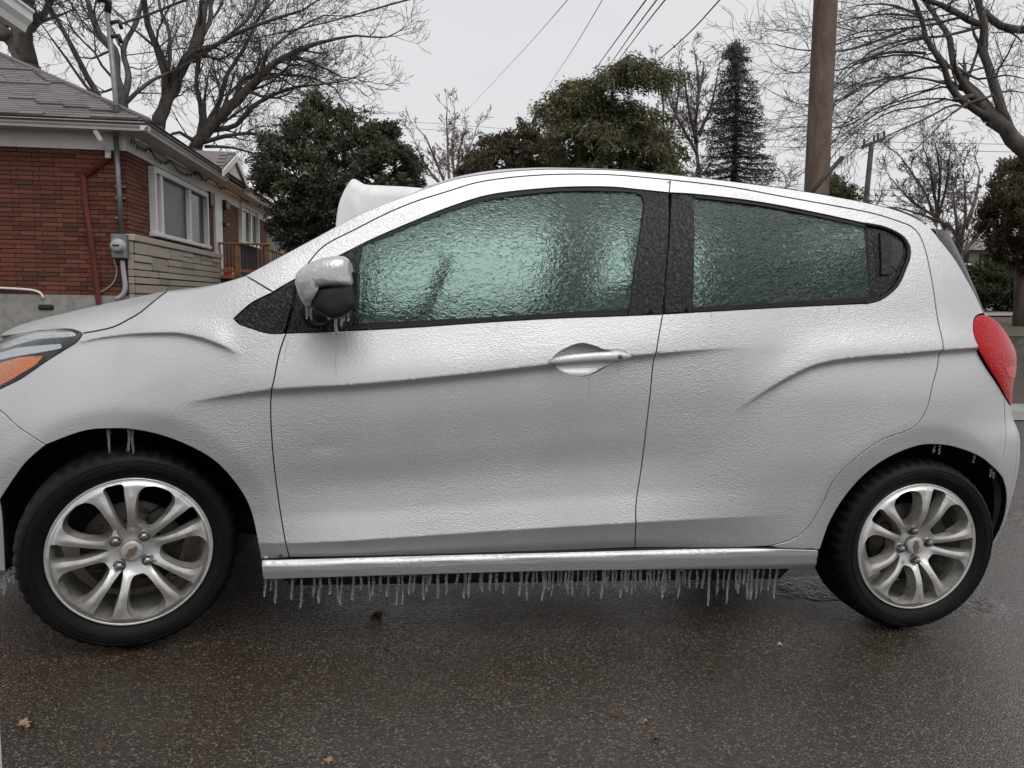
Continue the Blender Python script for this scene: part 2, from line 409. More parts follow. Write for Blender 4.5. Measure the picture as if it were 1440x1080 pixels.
def panel(name,poly,mat,parent,off=0.0,Yf=Yside,gap=.0022,grid=.012,flange=.022,thick=None,feat=False,label=None,bulge=0,hole=None):
    if feat: gap=.0024
    p=shrink(poly,gap); p=dedupe(p,.0008)
    V,T,loops=cdt([p] if hole is None else [p,hole],grid,feature_pts(p) if feat else None)
    y=Yf(V[:,0],V[:,1])+off
    if bulge:
        d=np.array([np.linalg.norm(p-q,axis=1).min() for q in V]); y=y-bulge*(1-np.exp(-d/.02))
    V3=np.stack([V[:,0],y,V[:,1]],1)
    a=np.cross(V3[T[:,1]]-V3[T[:,0]],V3[T[:,2]]-V3[T[:,0]]); T=np.where((a[:,1]>0)[:,None],T[:,::-1],T)
    mb=MB(); mb.add(V3,T.tolist())
    k,n=loops[0]; B=V3[k:k+n]
    # rounded edge return: short roll then flange
    c=shrink(p,-.0012); R1=B+np.stack([c[:,0]-p[:,0],np.full(n,.0016),c[:,1]-p[:,1]],1)
    if thick is None:
        R2=R1+[0,flange,0]; W=np.vstack([B,R1,R2])
        f=[(i,(i+1)%n,n+(i+1)%n,n+i) for i in range(n)]+[(n+i,n+(i+1)%n,2*n+(i+1)%n,2*n+i) for i in range(n)]
        mb.add(W,f[:n],True);mb.add(W,f[n:],False,1)  # flange coloured black so the panel gaps read as shaded
    else:
        mb.add(V3+[0,thick,0],T[:,::-1].tolist())
        W=np.vstack([B,B+[0,thick,0]]); mb.add(W,[(i,(i+1)%n,n+(i+1)%n,n+i) for i in range(n)],False)
    if hole is not None:
        k2,n2=loops[1]; B=V3[k2:k2+n2]; mb.add(np.vstack([B,B+[0,.006,0]]),[(i,(i+1)%n2,n2+(i+1)%n2,n2+i) for i in range(n2)],False)
    o=mb.build(name,[mat] if thick is not None else [mat,DARK if mat is not DARK else LINER],parent)
    if label: o['label']=label
    return o
Toff=lambda o:(lambda x,z:Yside(x,z)+o)
# ---- traced side features
BG_TOP=[(943,253),(941,271)]
BGAP=[(932,442),(923,496),(913,567),(902,658),(894,725),(893,770)]
FGAP=[(407,784),(393,713),(384,641),(381,559),(385,535),(393,496),(402,469)]
TOPL=[(417,392),(428,378),(440,362),(452,349),(465,340),(497,324),(540,302),(580,285),(630,269),(670,257),(715,250),(765,246),(800,245),(860,246),(943,253)]
TOPR=[(943,253),(1027,263),(1093,275),(1160,287),(1227,300),(1260,310),(1282,319),(1292,329),(1300,347),(1308,380),(1315,422),(1320,455),(1326,481),(1319,512),(1311,544),(1303,576),(1286,600),(1240,619),(1207,642),(1173,675),(1157,708),(1136,742),(1115,758),(1082,768)]
DT_F=[(417,392),(445,377),(473,362),(512,342),(540,329),(580,312),(630,292),(680,276),(715,270),(765,265),(800,263),(860,263),(903,267),(941,271)]
DT_R=[(941,271),(975,273),(1060,283),(1127,295),(1220,315)]
TIP=[(1220,315),(1245,320),(1262,327),(1273,335),(1280,348),(1280,362),(1274,379),(1264,401),(1251,414),(1238,422),(1220,427)]
DB_R=[(1220,427),(1093,433),(932,442)]
DB_F=[(932,442),(860,445),(800,447),(690,453),(590,460),(500,465),(402,469)]
# body side: pillar, roof rail and rear quarter in one pressing
bs=ring_poly(C((345,388),(400,358),(450,331),(502,303),(540,287),(575,274),(607,262),(640,252),(680,245),(715,241),(765,238),(800,238),(860,239),(960,247),(1060,259),(1137,270),(1227,287),(1268,298),(1293,310),(1308,321),(1320,335)),
 C((1320,335),(1342,363),(1360,393),(1373,417),(1384,441)),C((1384,441),(1378,442),(1371,447),(1370,471),(1374,493)),C((1374,493),(1390,522),(1412,557)),
 C((1412,557),(1414,600),(1411,640),(1401,661)),C((1401,661),(1379,643),(1353,632),(1327,626),(1296,626),(1265,636),(1237,651),(1211,672),(1185,703),(1167,734),(1153,773)),
 C((1153,773),(1110,773),(1082,768)),C(*TOPR[::-1])[1:],C(*TOPL[::-1])[1:],C((417,392),(400,401),(384,411)),C((384,411),(365,399),(345,388)))
body_side=panel('body_side',bs,PAINT,car,feat=True)
fender=panel('front_fender',ring_poly(C((117,469),(110,479),(92,491),(62,510),(30,532),(0,547),(-28,564)),C((-28,564),(0,577),(25,600),(50,617),(64,626)),
 C((64,626),(100,612),(125,605),(155,603),(185,604),(225,612),(265,627),(300,647),(325,672),(347,705),(357,735),(366,779)),C((366,786),(407,784)),C(*FGAP),
 C((402,469),(378,469),(353,462),(335,455),(329,448)),C((329,448),(353,427),(384,411)),C((384,411),(345,388)),C((345,388),(299,402),(265,408),(234,411)),
 C((234,411),(197,440),(180,450),(160,460),(140,465),(117,469))),PAINT,car,feat=True)
# wheel-arch strake: raised contour above the rear sill handled by surface; doors
cup=ring_poly(C((772,508),(784,496),(798,488),(817,482),(834,485),(850,491),(870,491),(880,494),(887,500)),C((887,500),(880,506),(866,511),(850,518),(832,527),(817,530),(797,525),(783,517),(772,508)))
fdoor=panel('front_door',ring_poly(C(*DB_F[::-1]),C(*BGAP),C((893,770),(740,776),(600,780),(407,784)),C(*FGAP)),PAINT,car,feat=True,hole=cup)
panel('window_frame',ring_poly(C(*TOPL),C((943,253),(941,271)),C(*DT_F[::-1])),PAINT,fdoor)
rdoor=panel('rear_door',ring_poly(C(*TOPR),C((1082,768),(1032,770),(893,770)),C(*BGAP[::-1]),C(*DB_R[::-1]),C(*TIP[::-1]),C(*DT_R[::-1]),C((941,271),(943,253))),PAINT,car,feat=True)
# sill
def Ysill(x,z):
    top=np.interp(x,[.35,1.11,1.96,2.1],[.252,.270,.287,.290]);t=top-z
    y=plan(x,z)-.004
    y=y-.013*sst(-.001,.006,t)+.30*np.maximum(t-.008,0)-.0022*sst(.017,.0195,t)+.5*np.maximum(t-.058,0)
    return y
sill=panel('sill_panel',ring_poly(C((368,788),(740,778),(1082,771),(1151,774),Yf=Ysill),C((1151,774),(1145,800),Yf=Ysill),C((1145,800),(852,802),(596,808),(370,815),Yf=Ysill),C((370,815),(368,788),Yf=Ysill)),PAINT,car,Yf=Ysill,grid=.007,flange=.09)
# ---- glass and black trim
def trim(name,parent,*segs,mat=None,off=.004,gap=.0015,**k): return panel(name,ring_poly(*segs),mat or TRIM,parent,off=off,gap=gap,flange=.012,**k)
GT_F=[(509,346),(540,335),(580,318),(630,299),(680,283),(715,277),(765,271),(800,269),(860,269),(893,271)]
GR_F=[(893,271),(903,275),(906,285),(902,320),(893,377),(885,433)]
GB_F=[(885,433),(860,435),(800,439),(665,447),(505,454)]
fg=panel('window_glass',ring_poly(C(*GT_F),C(*GR_F),C(*GB_F),C((505,454),(501,420),(504,380),(509,346))),GLASS,fdoor,off=.010,gap=-.004,thick=.005,grid=.02)
rg=panel('window_glass',ring_poly(C((978,278),(1060,288),(1127,300),(1219,320)),C((1219,320),(1223,370),(1227,417)),C((1227,417),(1093,425),(975,432)),C((975,432),(977,380),(976,330),(978,278))),GLASS,rdoor,off=.010,gap=-.004,thick=.005,grid=.02)
trim('window_seal',fdoor,C(*DT_F[3:]),C((941,271),(906,285)),C(*(GR_F[1::-1])),C(*GT_F[::-1]),C((509,346),(512,342)),mat=SEAL)
trim('window_seal',fdoor,C(*GB_F[::-1]),C((885,433),(884,444)),C((884,444),(860,445),(800,447),(690,453),(590,460),(470,466)),C((470,466),(505,454)),mat=SEAL)
trim('pillar_trim',fdoor,C((906,268),(941,271)),C((941,271),(941,330),(937,380),(932,442)),C((932,442),(884,444)),C((884,444),(893,377),(902,320),(906,285)),C((906,285),(906,268)))
trim('corner_trim',fdoor,C((417,392),(445,377),(473,362),(511,343)),C((511,343),(504,380),(501,420),(505,454)),C((505,454),(470,466),(402,469)),C((402,469),(409,445),(415,420),(417,392)))
trim('corner_trim',fender,C((329,448),(353,427),(384,411),(414,393)),C((414,393),(412,420),(406,445),(399,469)),C((399,469),(378,469),(353,462),(335,455),(329,448)),off=.003)
trim('window_seal',rdoor,C(*DT_R[1:]),C((1220,315),(1219,320)),C((1219,320),(1127,300),(1060,288),(978,278)),C((978,278),(975,273)),mat=SEAL)
trim('window_seal',rdoor,C((975,432),(1093,425),(1227,417)),C((1227,417),(1228,426)),C((1228,426),(1093,433),(974,439)),C((974,439),(975,432)),mat=SEAL)
trim('pillar_trim',rdoor,C((945,271),(975,273)),C((975,273),(977,300),(977,380),(975,432)),C((975,432),(974,439)),C((974,439),(935,441)),C((935,441),(938,380),(942,330),(945,271)))
trim('pillar_trim',rdoor,C((1220,315),(1245,320),(1262,327),(1273,335),(1280,348),(1280,362),(1274,379),(1264,401),(1251,414),(1238,422),(1228,426)),C((1228,426),(1227,417)),C((1227,417),(1223,370),(1219,320)),C((1219,320),(1220,315)),off=.008)
# raised outline of the dark quarter and the hidden rear handle in it
tip=C(*TIP); tb=MB(); tb.tube(np.stack([tip[:,0]-.006,Yside(tip[:,0]-.006,tip[:,1])+.004,tip[:,1]],1),.006,8); tb.build('quarter_moulding',SEAL,rdoor)
hh=panel('hidden_door_handle',ring_poly(C((1238,328),(1252,333),(1255,345),(1252,370),(1254,384),(1240,386)),C((1240,386),(1238,328))),TRIM,rdoor,off=-.001,gap=0,grid=.01,flange=.006)
panel('handle_recess',ring_poly(C((1253,332),(1268,340),(1272,350),(1268,366),(1260,376),(1254,372),(1256,350),(1253,332))),DARK,rdoor,off=.0065,gap=0,grid=.01,flange=.004)
# ---- front door handle: dished cup, bar and lock
def Ycup(x,z):
    c0=to_side((817,507))[0]; r=np.hypot((x-c0[0]-.0)/.100,(z-c0[1])/.052)
    return Yside(x,z)+.003+.034*np.sqrt(np.clip(1-r*r,0,1))
cupo=panel('handle_recess',cup,PAINT,fdoor,off=.0,Yf=Ycup,gap=0,grid=.006,flange=.002)
a=to_side((772,508))[0];e=to_side((886,500))[0]
n=26;G=[]
for i in range(n+1):
    t=i/n;x=a[0]+(e[0]-a[0])*t;z=a[1]+(e[1]-a[1])*t+.004*math.sin(math.pi*t)
    h=.0145*(1-abs(2*t-1)**4.5)**.55+.0004;w=.010*(1-abs(2*t-1)**6)**.5+.0004;yy=float(Yside(x,z))-.016-.010*math.sin(math.pi*t)
    G.append([(x,yy-w*math.cos(q)*1.0,z+h*math.sin(q)) for q in np.linspace(-math.pi,math.pi,17)])
hb=MB();hb.grid(G,flip=True);hd=hb.build('door_handle',PAINT,fdoor)
lk=to_side((868,500))[0];hb=MB();hb.lathe([(0,-.001),(.0058,-.001),(.0066,.001),(.0066,.006)],16,Matrix.Translation((lk[0],float(Yside(*lk))-.0345,lk[1])));
hb.box((lk[0],float(Yside(*lk))-.0362,lk[1]),(.0012,.001,.006));hb.build('key_lock',NUT,hd)
# ---- mirrored far side of the car
MIR=[]
def mirror_tree(o,parent):
    c=o.copy()
    if c.name.startswith('window_glass'):
        c.material_slots[0].link='OBJECT'; c.material_slots[0].material=GLASSF
    c=c;COL.objects.link(c);c.parent=parent
    if parent is car:
        c.matrix_parent_inverse=Matrix.Identity(4); S=Matrix.Translation((0,2*YC,0))@Matrix.Scale(-1,4,(0,1,0))
        c.matrix_parent_inverse=WM['hatchback_car'].inverted()@S
    else: c.matrix_parent_inverse=Matrix.Identity(4)
    for ch in [q for q in bpy.data.objects if q.parent is o]: mirror_tree(ch,c)
    return c
# ---- closing surfaces: hood, windscreen, roof, rear window, tailgate, bumpers
def loft(name,E,Cn,prof,mat,parent=car,ns=26,flip=False,thick=0):
    E=np.asarray(E,float);Cn=np.asarray(Cn,float);s=np.linspace(0,1,ns)
    G=E[:,None]*0+0;G=np.zeros((len(E),2*ns-1,3))
    for j,t in enumerate(s):
        fx,fy,fz=prof(t)
        G[:,j,0]=E[:,0]+(Cn[:,0]-E[:,0])*fx;G[:,j,1]=E[:,1]+(Cn[:,1]-E[:,1])*fy;G[:,j,2]=E[:,2]+(Cn[:,2]-E[:,2])*fz
    for j in range(ns-1):
        G[:,2*ns-2-j]=G[:,j]*[1,-1,1]+[0,2*YC,0]
    mb=MB();mb.grid(G,flip=flip)
    if thick: mb.grid(G+[0,0,-thick],flip=not flip)
    return mb.build(name,mat,parent)
def on_side(px): q=to_side(px);return np.stack([q[:,0],Yside(q[:,0],q[:,1]),q[:,1]],1)
def seg(px,step=.02): q=C(*px,step=step);return np.stack([q[:,0],Yside(q[:,0],q[:,1]),q[:,1]],1)
rs=seg([(607,262),(640,252),(680,245),(715,241),(765,238),(800,238),(860,239),(960,247),(1060,259),(1137,270),(1227,287),(1268,298),(1293,310)])
rs=rs+[0,.002,.001]
zc=spline([.76,.9,1.05,1.25,1.4,1.6,1.8,2.0,2.2,2.4],[1.375,1.43,1.462,1.478,1.481,1.477,1.464,1.445,1.420,1.385])
xc_=.765+(rs[:,0]-rs[0,0])*(2.50-.765)/(rs[-1,0]-rs[0,0])
roof=loft('roof',rs,np.stack([xc_,np.full(len(rs),YC),zc(np.clip(xc_,.76,2.4))],1),lambda t:(t,t,1-(1-t)**2.2),PAINT,flip=True,ns=40)
ws=seg([(345,388),(400,358),(450,331),(502,303),(540,287),(575,274),(607,262)])
tt=np.linspace(0,1,len(ws))[:,None]
wc=np.array([[.19,YC,1.02]])*(1-tt)+np.array([[.765,YC,1.375]])*tt+np.array([[-.01,0,.012]])*np.sin(tt*math.pi)
wsh=loft('windshield',ws+[0,.002,.0],wc,lambda t:(t,t,1-(1-t)**2.2),WIND,flip=True,thick=.006)
hx=np.array([(-.52,.60,.785),(-.44,.44,.83)]);hp=np.vstack([hx,seg([(50,465),(92,463),(117,469)]),seg([(117,469),(140,465),(160,460),(180,450),(197,440),(234,411)]),seg([(234,411),(265,408),(299,402),(345,388)])])
hp=hp[np.r_[True,np.linalg.norm(np.diff(hp,axis=0),axis=1)>.004]]
u_=np.linspace(0,1,len(hp));hc=np.stack([spline([0,.15,.4,.7,1],[-.64,-.56,-.36,-.06,.13])(u_),np.full(len(hp),YC),spline([0,.15,.4,.7,1],[.80,.85,.915,.99,1.02])(u_)],1)
hood=loft('hood',hp+[0,.003,-.0015],hc,lambda t:(1-(1-t)**2,t,1-(1-t)**2.4),PAINT,flip=True)
hs=MB();hs.tube(np.vstack([seg([(117,469),(140,465),(160,460),(180,450),(197,440),(234,411)])])+[0,.0015,.0012],.0022,6);hs.build('hood_gap_shade',DARK,hood)  # thin dark tube drawn in place of the shade in the hood gap
# rear window with its dark side fins, spoiler lip, tailgate skin
cs=seg([(1308,321),(1320,335),(1342,363),(1360,393),(1373,417),(1384,441)])
ce=np.stack([np.linspace(2.66,2.70,len(cs)),np.full(len(cs),YC),np.linspace(1.33,1.03,len(cs))],1)
rw=loft('rear_window',cs+[.003,.004,0],ce,lambda t:(1-(1-t)**3.6,t**1.2,t),TRIM,flip=False)
def rear_row(z,xcut,n=30,inset=.004):
    y0=float(Yside(xcut,z));p0=float(plan(xcut,z));dO=y0-p0;f=np.linspace(0,1,n)**1.3
    yp=p0+(.795-p0)*f;w=1-np.clip(yp/.795,0,.99999);x=2.15+(float(XE(z))-2.15)*(1-w**3.6)**(1/3.6)
    return np.stack([x-inset,y0+inset+(YC-y0-inset)*f,np.full(n,z)],1)
f=np.linspace(0,1,30)**1.3;e0,e1=cs[-1]+[.003,.004,0],ce[-1]
top=np.stack([e0[0]+(e1[0]-e0[0])*(1-(1-f)**3.6),e0[1]+(e1[1]-e0[1])*f**1.2,e0[2]+(e1[2]-e0[2])*f],1)
R_=[rear_row(z,2.74) for z in np.linspace(.70,.93,8)];R_+=[R_[-1]*(1-k)+top*k for k in (.2,.4,.6,.8,1.0)]
R_=np.array([np.vstack([r,r[-2::-1]*[1,-1,1]+[0,2*YC,0]]) for r in R_])
mb=MB();mb.grid(R_,flip=True);tg=mb.build('tailgate',PAINT,car)
sp=seg([(1262,296),(1293,309),(1308,321),(1316,329)]);spc=np.stack([np.linspace(2.44,2.66,len(sp)),np.full(len(sp),YC),np.linspace(1.408,1.375,len(sp))],1)
spoiler=loft('roof_spoiler',sp+np.array([.010,.006,.004]),spc,lambda t:(1-(1-t)**2,t,1-(1-t)**3),PAINT,flip=True,thick=.02)
def bumper(name,xcut,z0,z1,front,poly,mat=PAINT):
    o=panel(name,poly,mat,car,feat=False,gap=.0022)
    zs=np.linspace(z0,z1,26);rows=[]
    for z in zs:
        y0=float(Yside(xcut,z));p0=float(plan(xcut,z));dO=y0-p0
        yp=p0+(.795-p0)*np.linspace(0,1,30)**1.3;w=1-np.clip((yp/.795),0,.99999)
        if front: X=(1-w**2.8)**(1/2.8);x=.15-(.15-float(XN(z)))*X
        else: X=(1-w**3.6)**(1/3.6);x=2.15+(float(XE(z))-2.15)*X
        y=yp+dO*(1-(yp-p0)/(.795-p0));y=y*(YC/.795)*((yp-p0)/(.795-p0))+y*(1-(yp-p0)/(.795-p0))
        row=np.stack([x,y,np.full(30,z)],1);rows.append(np.vstack([row,row[-2::-1]*[1,-1,1]+[0,2*YC,0]]))
    mb=MB();mb.grid(rows,flip=not front);f=mb.build('bumper_face',mat,o)
    return o
rb=bumper('rear_bumper',2.79,.205,.715,False,ring_poly(C((1412,557),(1414,600),(1411,640),(1401,661))[::1],C((1401,661),(1410,672)),L((2.709,.50),(2.745,.455),(2.772,.40),(2.782,.35),(2.778,.30),(2.76,.255)),L((2.76,.255),(2.79,.205)),L((2.79,.205),(2.79,.715)),L((2.79,.715),tuple(to_side((1412,557))[0]))))
fbp=ring_poly(C((-28,564),(0,577),(25,600),(50,617),(64,626)),C((64,626),(37,650),(15,680),(0,703)),L(tuple(to_side((0,703))[0]),(-.345,.36),(-.35,.20)),L((-.35,.20),(-.56,.20)),L((-.56,.20),(-.56,.66)),L((-.56,.66),tuple(to_side((-28,564))[0])))
fb=bumper('front_bumper',-.56,.20,.70,True,fbp)
gm=MB();gm.box((-.70,YC,.33),(.03,.9,.14),bev=.02);gm.build('lower_grille',DARK,fb)
gm=MB();gm.box((-.655,YC,.72),(.03,1.0,.10),bev=.02)
gm.build('upper_grille',DARK,car)
# ---- lamps
hl=ring_poly(C((117,469),(92,463),(50,465)),L(tuple(to_side((50,465))[0]),(-.44,.835),(-.50,.80)),L((-.50,.80),(-.53,.72),(-.50,.665)),L((-.50,.665),tuple(to_side((-28,564))[0])),C((-28,564),(0,547),(30,532),(62,510),(92,491),(110,479),(117,469)))
hlo=panel('headlight',hl,LENS,car,off=-.002,gap=.002,thick=.003,grid=.012)
panel('headlight_housing',shrink(hl,.001),DARK,hlo,off=.012,gap=0,grid=.012)
panel('reflector_strip',ring_poly(C((83,485),(55,487),(20,491),(0,497),(-30,508)),C((-30,508),(0,506),(25,501),(60,495),(85,489),(83,485))),CHROME,hlo,off=.007,gap=0,grid=.01,flange=.006)
panel('reflector_strip',ring_poly(C((100,468),(50,469),(0,484),(-20,490)),C((-20,490),(0,491),(50,478),(104,472),(100,468))),CHROME,hlo,off=.008,gap=0,grid=.01,flange=.006)
panel('turn_signal',ring_poly(C((59,502),(32,503),(0,511),(-25,520)),C((-25,520),(-25,552),(0,542),(28,526),(50,512),(59,502))),ORANGE,hlo,off=.005,gap=0,grid=.01,flange=.006)
Ytail=lambda x,z:plan(x,z)-.012-QUAR(np.minimum(z,1.05))
tl=ring_poly(C((1384,443),(1378,443),(1371,448),(1371,471),(1375,493)),C((1375,493),(1390,520),(1411,555)),L(tuple(to_side((1411,555))[0]),(2.77,.735),(2.80,.78),(2.815,.84),(2.80,.905),step=.006),L((2.80,.905),(2.74,.945),(2.665,1.0),step=.006),C((1408,457),(1391,445),(1384,443),step=.006))
tlo=panel('tail_light',tl,RED,car,off=-.004,Yf=Ytail,gap=.0018,grid=.009,flange=.04,bulge=.007)
q0=to_side([(1392,502),(1428,498),(1428,507),(1396,512)])
panel('reflector_band',ring_poly(L((2.665,.868),(2.80,.858),(2.80,.838),(2.69,.842),(2.665,.868))),RED2,tlo,off=-.0115,Yf=Ytail,gap=0,grid=.008,flange=.008)
tlm=bpy.data.meshes.new('tail_light_inner')
# ---- door mirror: white-iced cap over a black housing
def hitY(u,v,y):
    R=ray(u,v);t=(y-CAM[1])/R[...,1];P=CAM+t[...,None]*R;return P[...,[0,2]]
def shell(name,px,secs,mat,parent,yref=-.13):
    p=np.array(px,float);o=hitY(p[:,0],p[:,1],yref);o=catmull(np.vstack([o,o[:1]]),.006)[:-1];c=o.mean(0)
    G=np.array([[(a,y,b_) for a,b_ in (o-c)*[kx,kz]+c+[dx,dz]] for (y,kx,kz,dx,dz) in secs]);n=G.shape[1];mb=MB()
    f=[(i*n+j,(i+1)*n+j,(i+1)*n+(j+1)%n,i*n+(j+1)%n) for i in range(len(G)-1) for j in range(n)]
    f+=[tuple((len(G)-1)*n+j for j in range(n)),tuple(range(n))[::-1]];mb.add(G.reshape(-1,3),f);return mb.build(name,mat,parent,fix=True)
cap_px=[(417,400),(419,386),(432,374),(447,367),(465,362),(486,362),(493,368),(497,385),(498,402),(478,404),(457,405),(446,409),(440,416),(440,428),(431,430),(423,418)]
hou_px=[(438,414),(447,406),(462,402),(496,399),(501,412),(503,428),(496,437),(484,445),(470,448),(455,441),(442,432)]
mirror=shell('door_mirror',cap_px,[(-.03,.70,.70,.02,.0),(-.06,.90,.90,.005,0),(-.10,.99,.99,0,0),(-.14,1,1,0,0),(-.18,.985,.98,.001,.001),(-.203,.94,.92,.002,.001),(-.216,.80,.77,.004,.002),(-.222,.45,.42,.006,.002)],ICEW,fdoor)
mlo=shell('mirror_housing',hou_px,[(-.04,.75,.75,.0,.0),(-.08,.95,.95,0,0),(-.12,1,1,0,0),(-.165,1,1,0,0),(-.188,.985,.98,0,0),(-.200,.93,.91,0,0),(-.206,.78,.75,0,.001),(-.207,.3,.3,0,.001)],DARK,mirror)
cx,cz=.53,1.02
st_=MB();st_.tube([(.485,.03,.955),(.50,-.02,.955),(.515,-.07,.965)],[.04,.032,.03],12);st_.build('mirror_stalk',DARK,mirror)
g_=MB();g_.box((cx+.07,-.115,cz-.0),(.014,.15,.10),bev=.004);g_.build('mirror_glass',SEAL,mirror)
# ---- far side copies of the pressed parts
for o in (body_side,fender,fdoor,rdoor,sill,hlo,tlo,fb,rb):
    if o in(fb,rb):
        c=o.copy();COL.objects.link(c);c.parent=car;c.matrix_parent_inverse=WM['hatchback_car'].inverted()@(Matrix.Translation((0,2*YC,0))@Matrix.Scale(-1,4,(0,1,0)))
    else: mirror_tree(o,car)
# ---- inside
def inner(name,mat=INTER,boxes=(),parent=car,bev=.03):
    mb=MB()
    for c,d in boxes: mb.box(c,d,bev=min(bev,min(d)*.45))
    return mb.build(name,mat,parent)
inner('floor_pan',LINER,[((1.2,YC,.175),(1.62,1.40,.07)),((1.2,YC,.30),(3.2,.9,.16))])
inner('dashboard',INTER,[((.56,YC,.86),(.34,1.36,.20)),((.46,YC,.93),(.36,1.34,.07))])
for q_ in(((1.2,.075,.60),(1.62,.03,.66)),((1.2,2*YC-.075,.60),(1.62,.03,.66)),((2.22,.12,.8),(.5,.03,.36)),((2.22,2*YC-.12,.8),(.5,.03,.36))): inner('door_lining',INTER,[q_])
inner('headlining',HEADL,[((1.62,YC,1.385),(1.15,.96,.03))])
sw=MB();th=np.linspace(0,2*math.pi,41);sw.tube([(.80+.075*math.sin(t),.42+.175*math.cos(t),.965+.17*math.sin(t)) for t in th],.014,8);sw.tube([(.60,.42,.90),(.80,.42,.965)],.03,8);sw.build('steering_wheel',DARK,car)
def seat(x,y,back=False):
    s=MB();s.box((x,y,.50),(.48,.46 if not back else 1.2,.16),bev=.06)
    M=Matrix.Translation((x+.24,y,.55))@Matrix.Rotation(math.radians(17),4,'Y')
    s.box((0,0,.28),(.13,.44 if not back else 1.2,.58),M,bev=.05)
    o=s.build('seat',INTER,car)
    for hy in ([0] if not back else [-.36,.36]):
        h=MB();h.box((.0,hy,.68),(.09,.24,.17),M,bev=.04);h.box((0,hy,.57),(.02,.12,.1),M);h.build('headrest',INTER,o)
seat(1.12,.40);seat(1.12,1.15);seat(1.95,YC,True)
inner('parcel_shelf',INTER,[((2.42,YC,.93),(.36,1.1,.03))])
for q_ in(((-.15,YC,.42),(.72,.8,.36)),((2.5,YC,.42),(.5,.8,.3)),((-.5,YC,.45),(.15,1.3,.35)),((2.79,YC,.45),(.08,1.1,.35))): inner('under_body',LINER,[q_],bev=.02)
# ---- wheel arches
def arch(x0,zc0=.285,R=.352):
    mb=MB();th=np.linspace(-.28,math.pi+.28,60)
    P=[[(x0+r*math.cos(t),y,zc0+.012+r*math.sin(t)) for t in th] for (y,r) in((.12,R+.02),(.20,R+.02),(.34,R+.02),(.36,.02))]
    P0=[]
    for t in th:
        x_,z_=x0+(R-.0)*math.cos(t),zc0+.012+R*math.sin(t);P0.append((x_,float(Yside(x_,max(z_,.2)))+.016,z_))
    P.insert(0,P0)
    mb.grid(P);return mb
for x0 in(.0,2.385):
    w_=arch(x0).build('wheel_arch_liner',LINER,car);c=w_.copy();COL.objects.link(c);c.matrix_parent_inverse=WM['hatchback_car'].inverted()@(Matrix.Translation((0,2*YC,0))@Matrix.Scale(-1,4,(0,1,0)))
# ================================================================ wheels (built round local y axis, outer face at -y)
def polar(r,a): return (r*math.cos(a),r*math.sin(a))
D=math.radians
def rim_mesh():
    R=.2025;outer=np.array([polar(R,t) for t in np.linspace(0,2*math.pi,181)[:-1]]);holes=[]
    for k in range(5):
        c=D(72*k)
        sl_=[(.056,0),(.074,5.0),(.10,7.4),(.13,8.0),(.165,7.6),(.1925,7.0),(.195,0)]
        P=[polar(r,c+D(a)) for r,a in sl_]+[polar(r,c-D(a)) for r,a in sl_[-2:0:-1]]
        holes.append(shrink(dedupe(catmull(np.array(P+[P[0]]),.004)[:-1],.001),0))
        w=c+D(36)
        wn=[(.070,0),(.071,8),(.078,13.5),(.10,17.2),(.125,18.2),(.150,18.0),(.172,16.2),(.186,12.0),(.1915,6),(.1925,0)]
        P=[polar(r,w+D(a)) for r,a in wn]+[polar(r,w-D(a)) for r,a in wn[-2:0:-1]]
        holes.append(shrink(dedupe(catmull(np.array(P+[P[0]]),.004)[:-1],.001),0))
    V,T,loops=cdt([outer]+holes,.0048)
    def h(P):
        r=np.hypot(P[:,0],P[:,1]);a=np.degrees(np.arctan2(P[:,1],P[:,0]))%72;a=np.where(a>36,72-a,a) # 0 slot centre
        y=.0+.018*np.exp(-((r-.03)/.05)**2)-.012*sst(.05,.13,r)+.008*sst(.188,.20,r)
        mid=13.0-(r-.12)*8   # spoke centre line, degrees from slot
        y=y-.0050*np.clip(1-np.abs((a-mid)*r/.2)/4.6,0,1)*sst(.05,.08,r)*(1-sst(.15,.192,r))
        y=y+.012*(1-sst(.0,.012,np.abs(r-.0)))*0
        return y
    y=h(V);V3=np.stack([V[:,0],y,V[:,1]],1)
    a=np.cross(V3[T[:,1]]-V3[T[:,0]],V3[T[:,2]]-V3[T[:,0]]);T=np.where((a[:,1]>0)[:,None],T[:,::-1],T)
    mb=MB();mb.add(V3,T.tolist())
    for (k,n) in loops[1:]:
        B=V3[k:k+n];p=V[k:k+n];g=shrink(p,.0000)
        c=p.mean(0);q=p+(c-p)*.13
        R1=B+[0,.0015,0];R2=np.stack([q[:,0],B[:,1]+.040,q[:,1]],1);W=np.vstack([B,R2])
        mb.add(W,[(i,(i+1)%n,n+(i+1)%n,n+i) for i in range(n)],True,1)
    k,n=loops[0]
    mb.lathe([(.2025,float(y[0])),(.2065,float(y[0])-.003),(.2085,float(y[0])+.001),(.2085,float(y[0])+.010)],96)
    me=mb.mesh('rim');me.materials.append(RIM);me.materials.append(RIMB);return me
RIMME=rim_mesh()
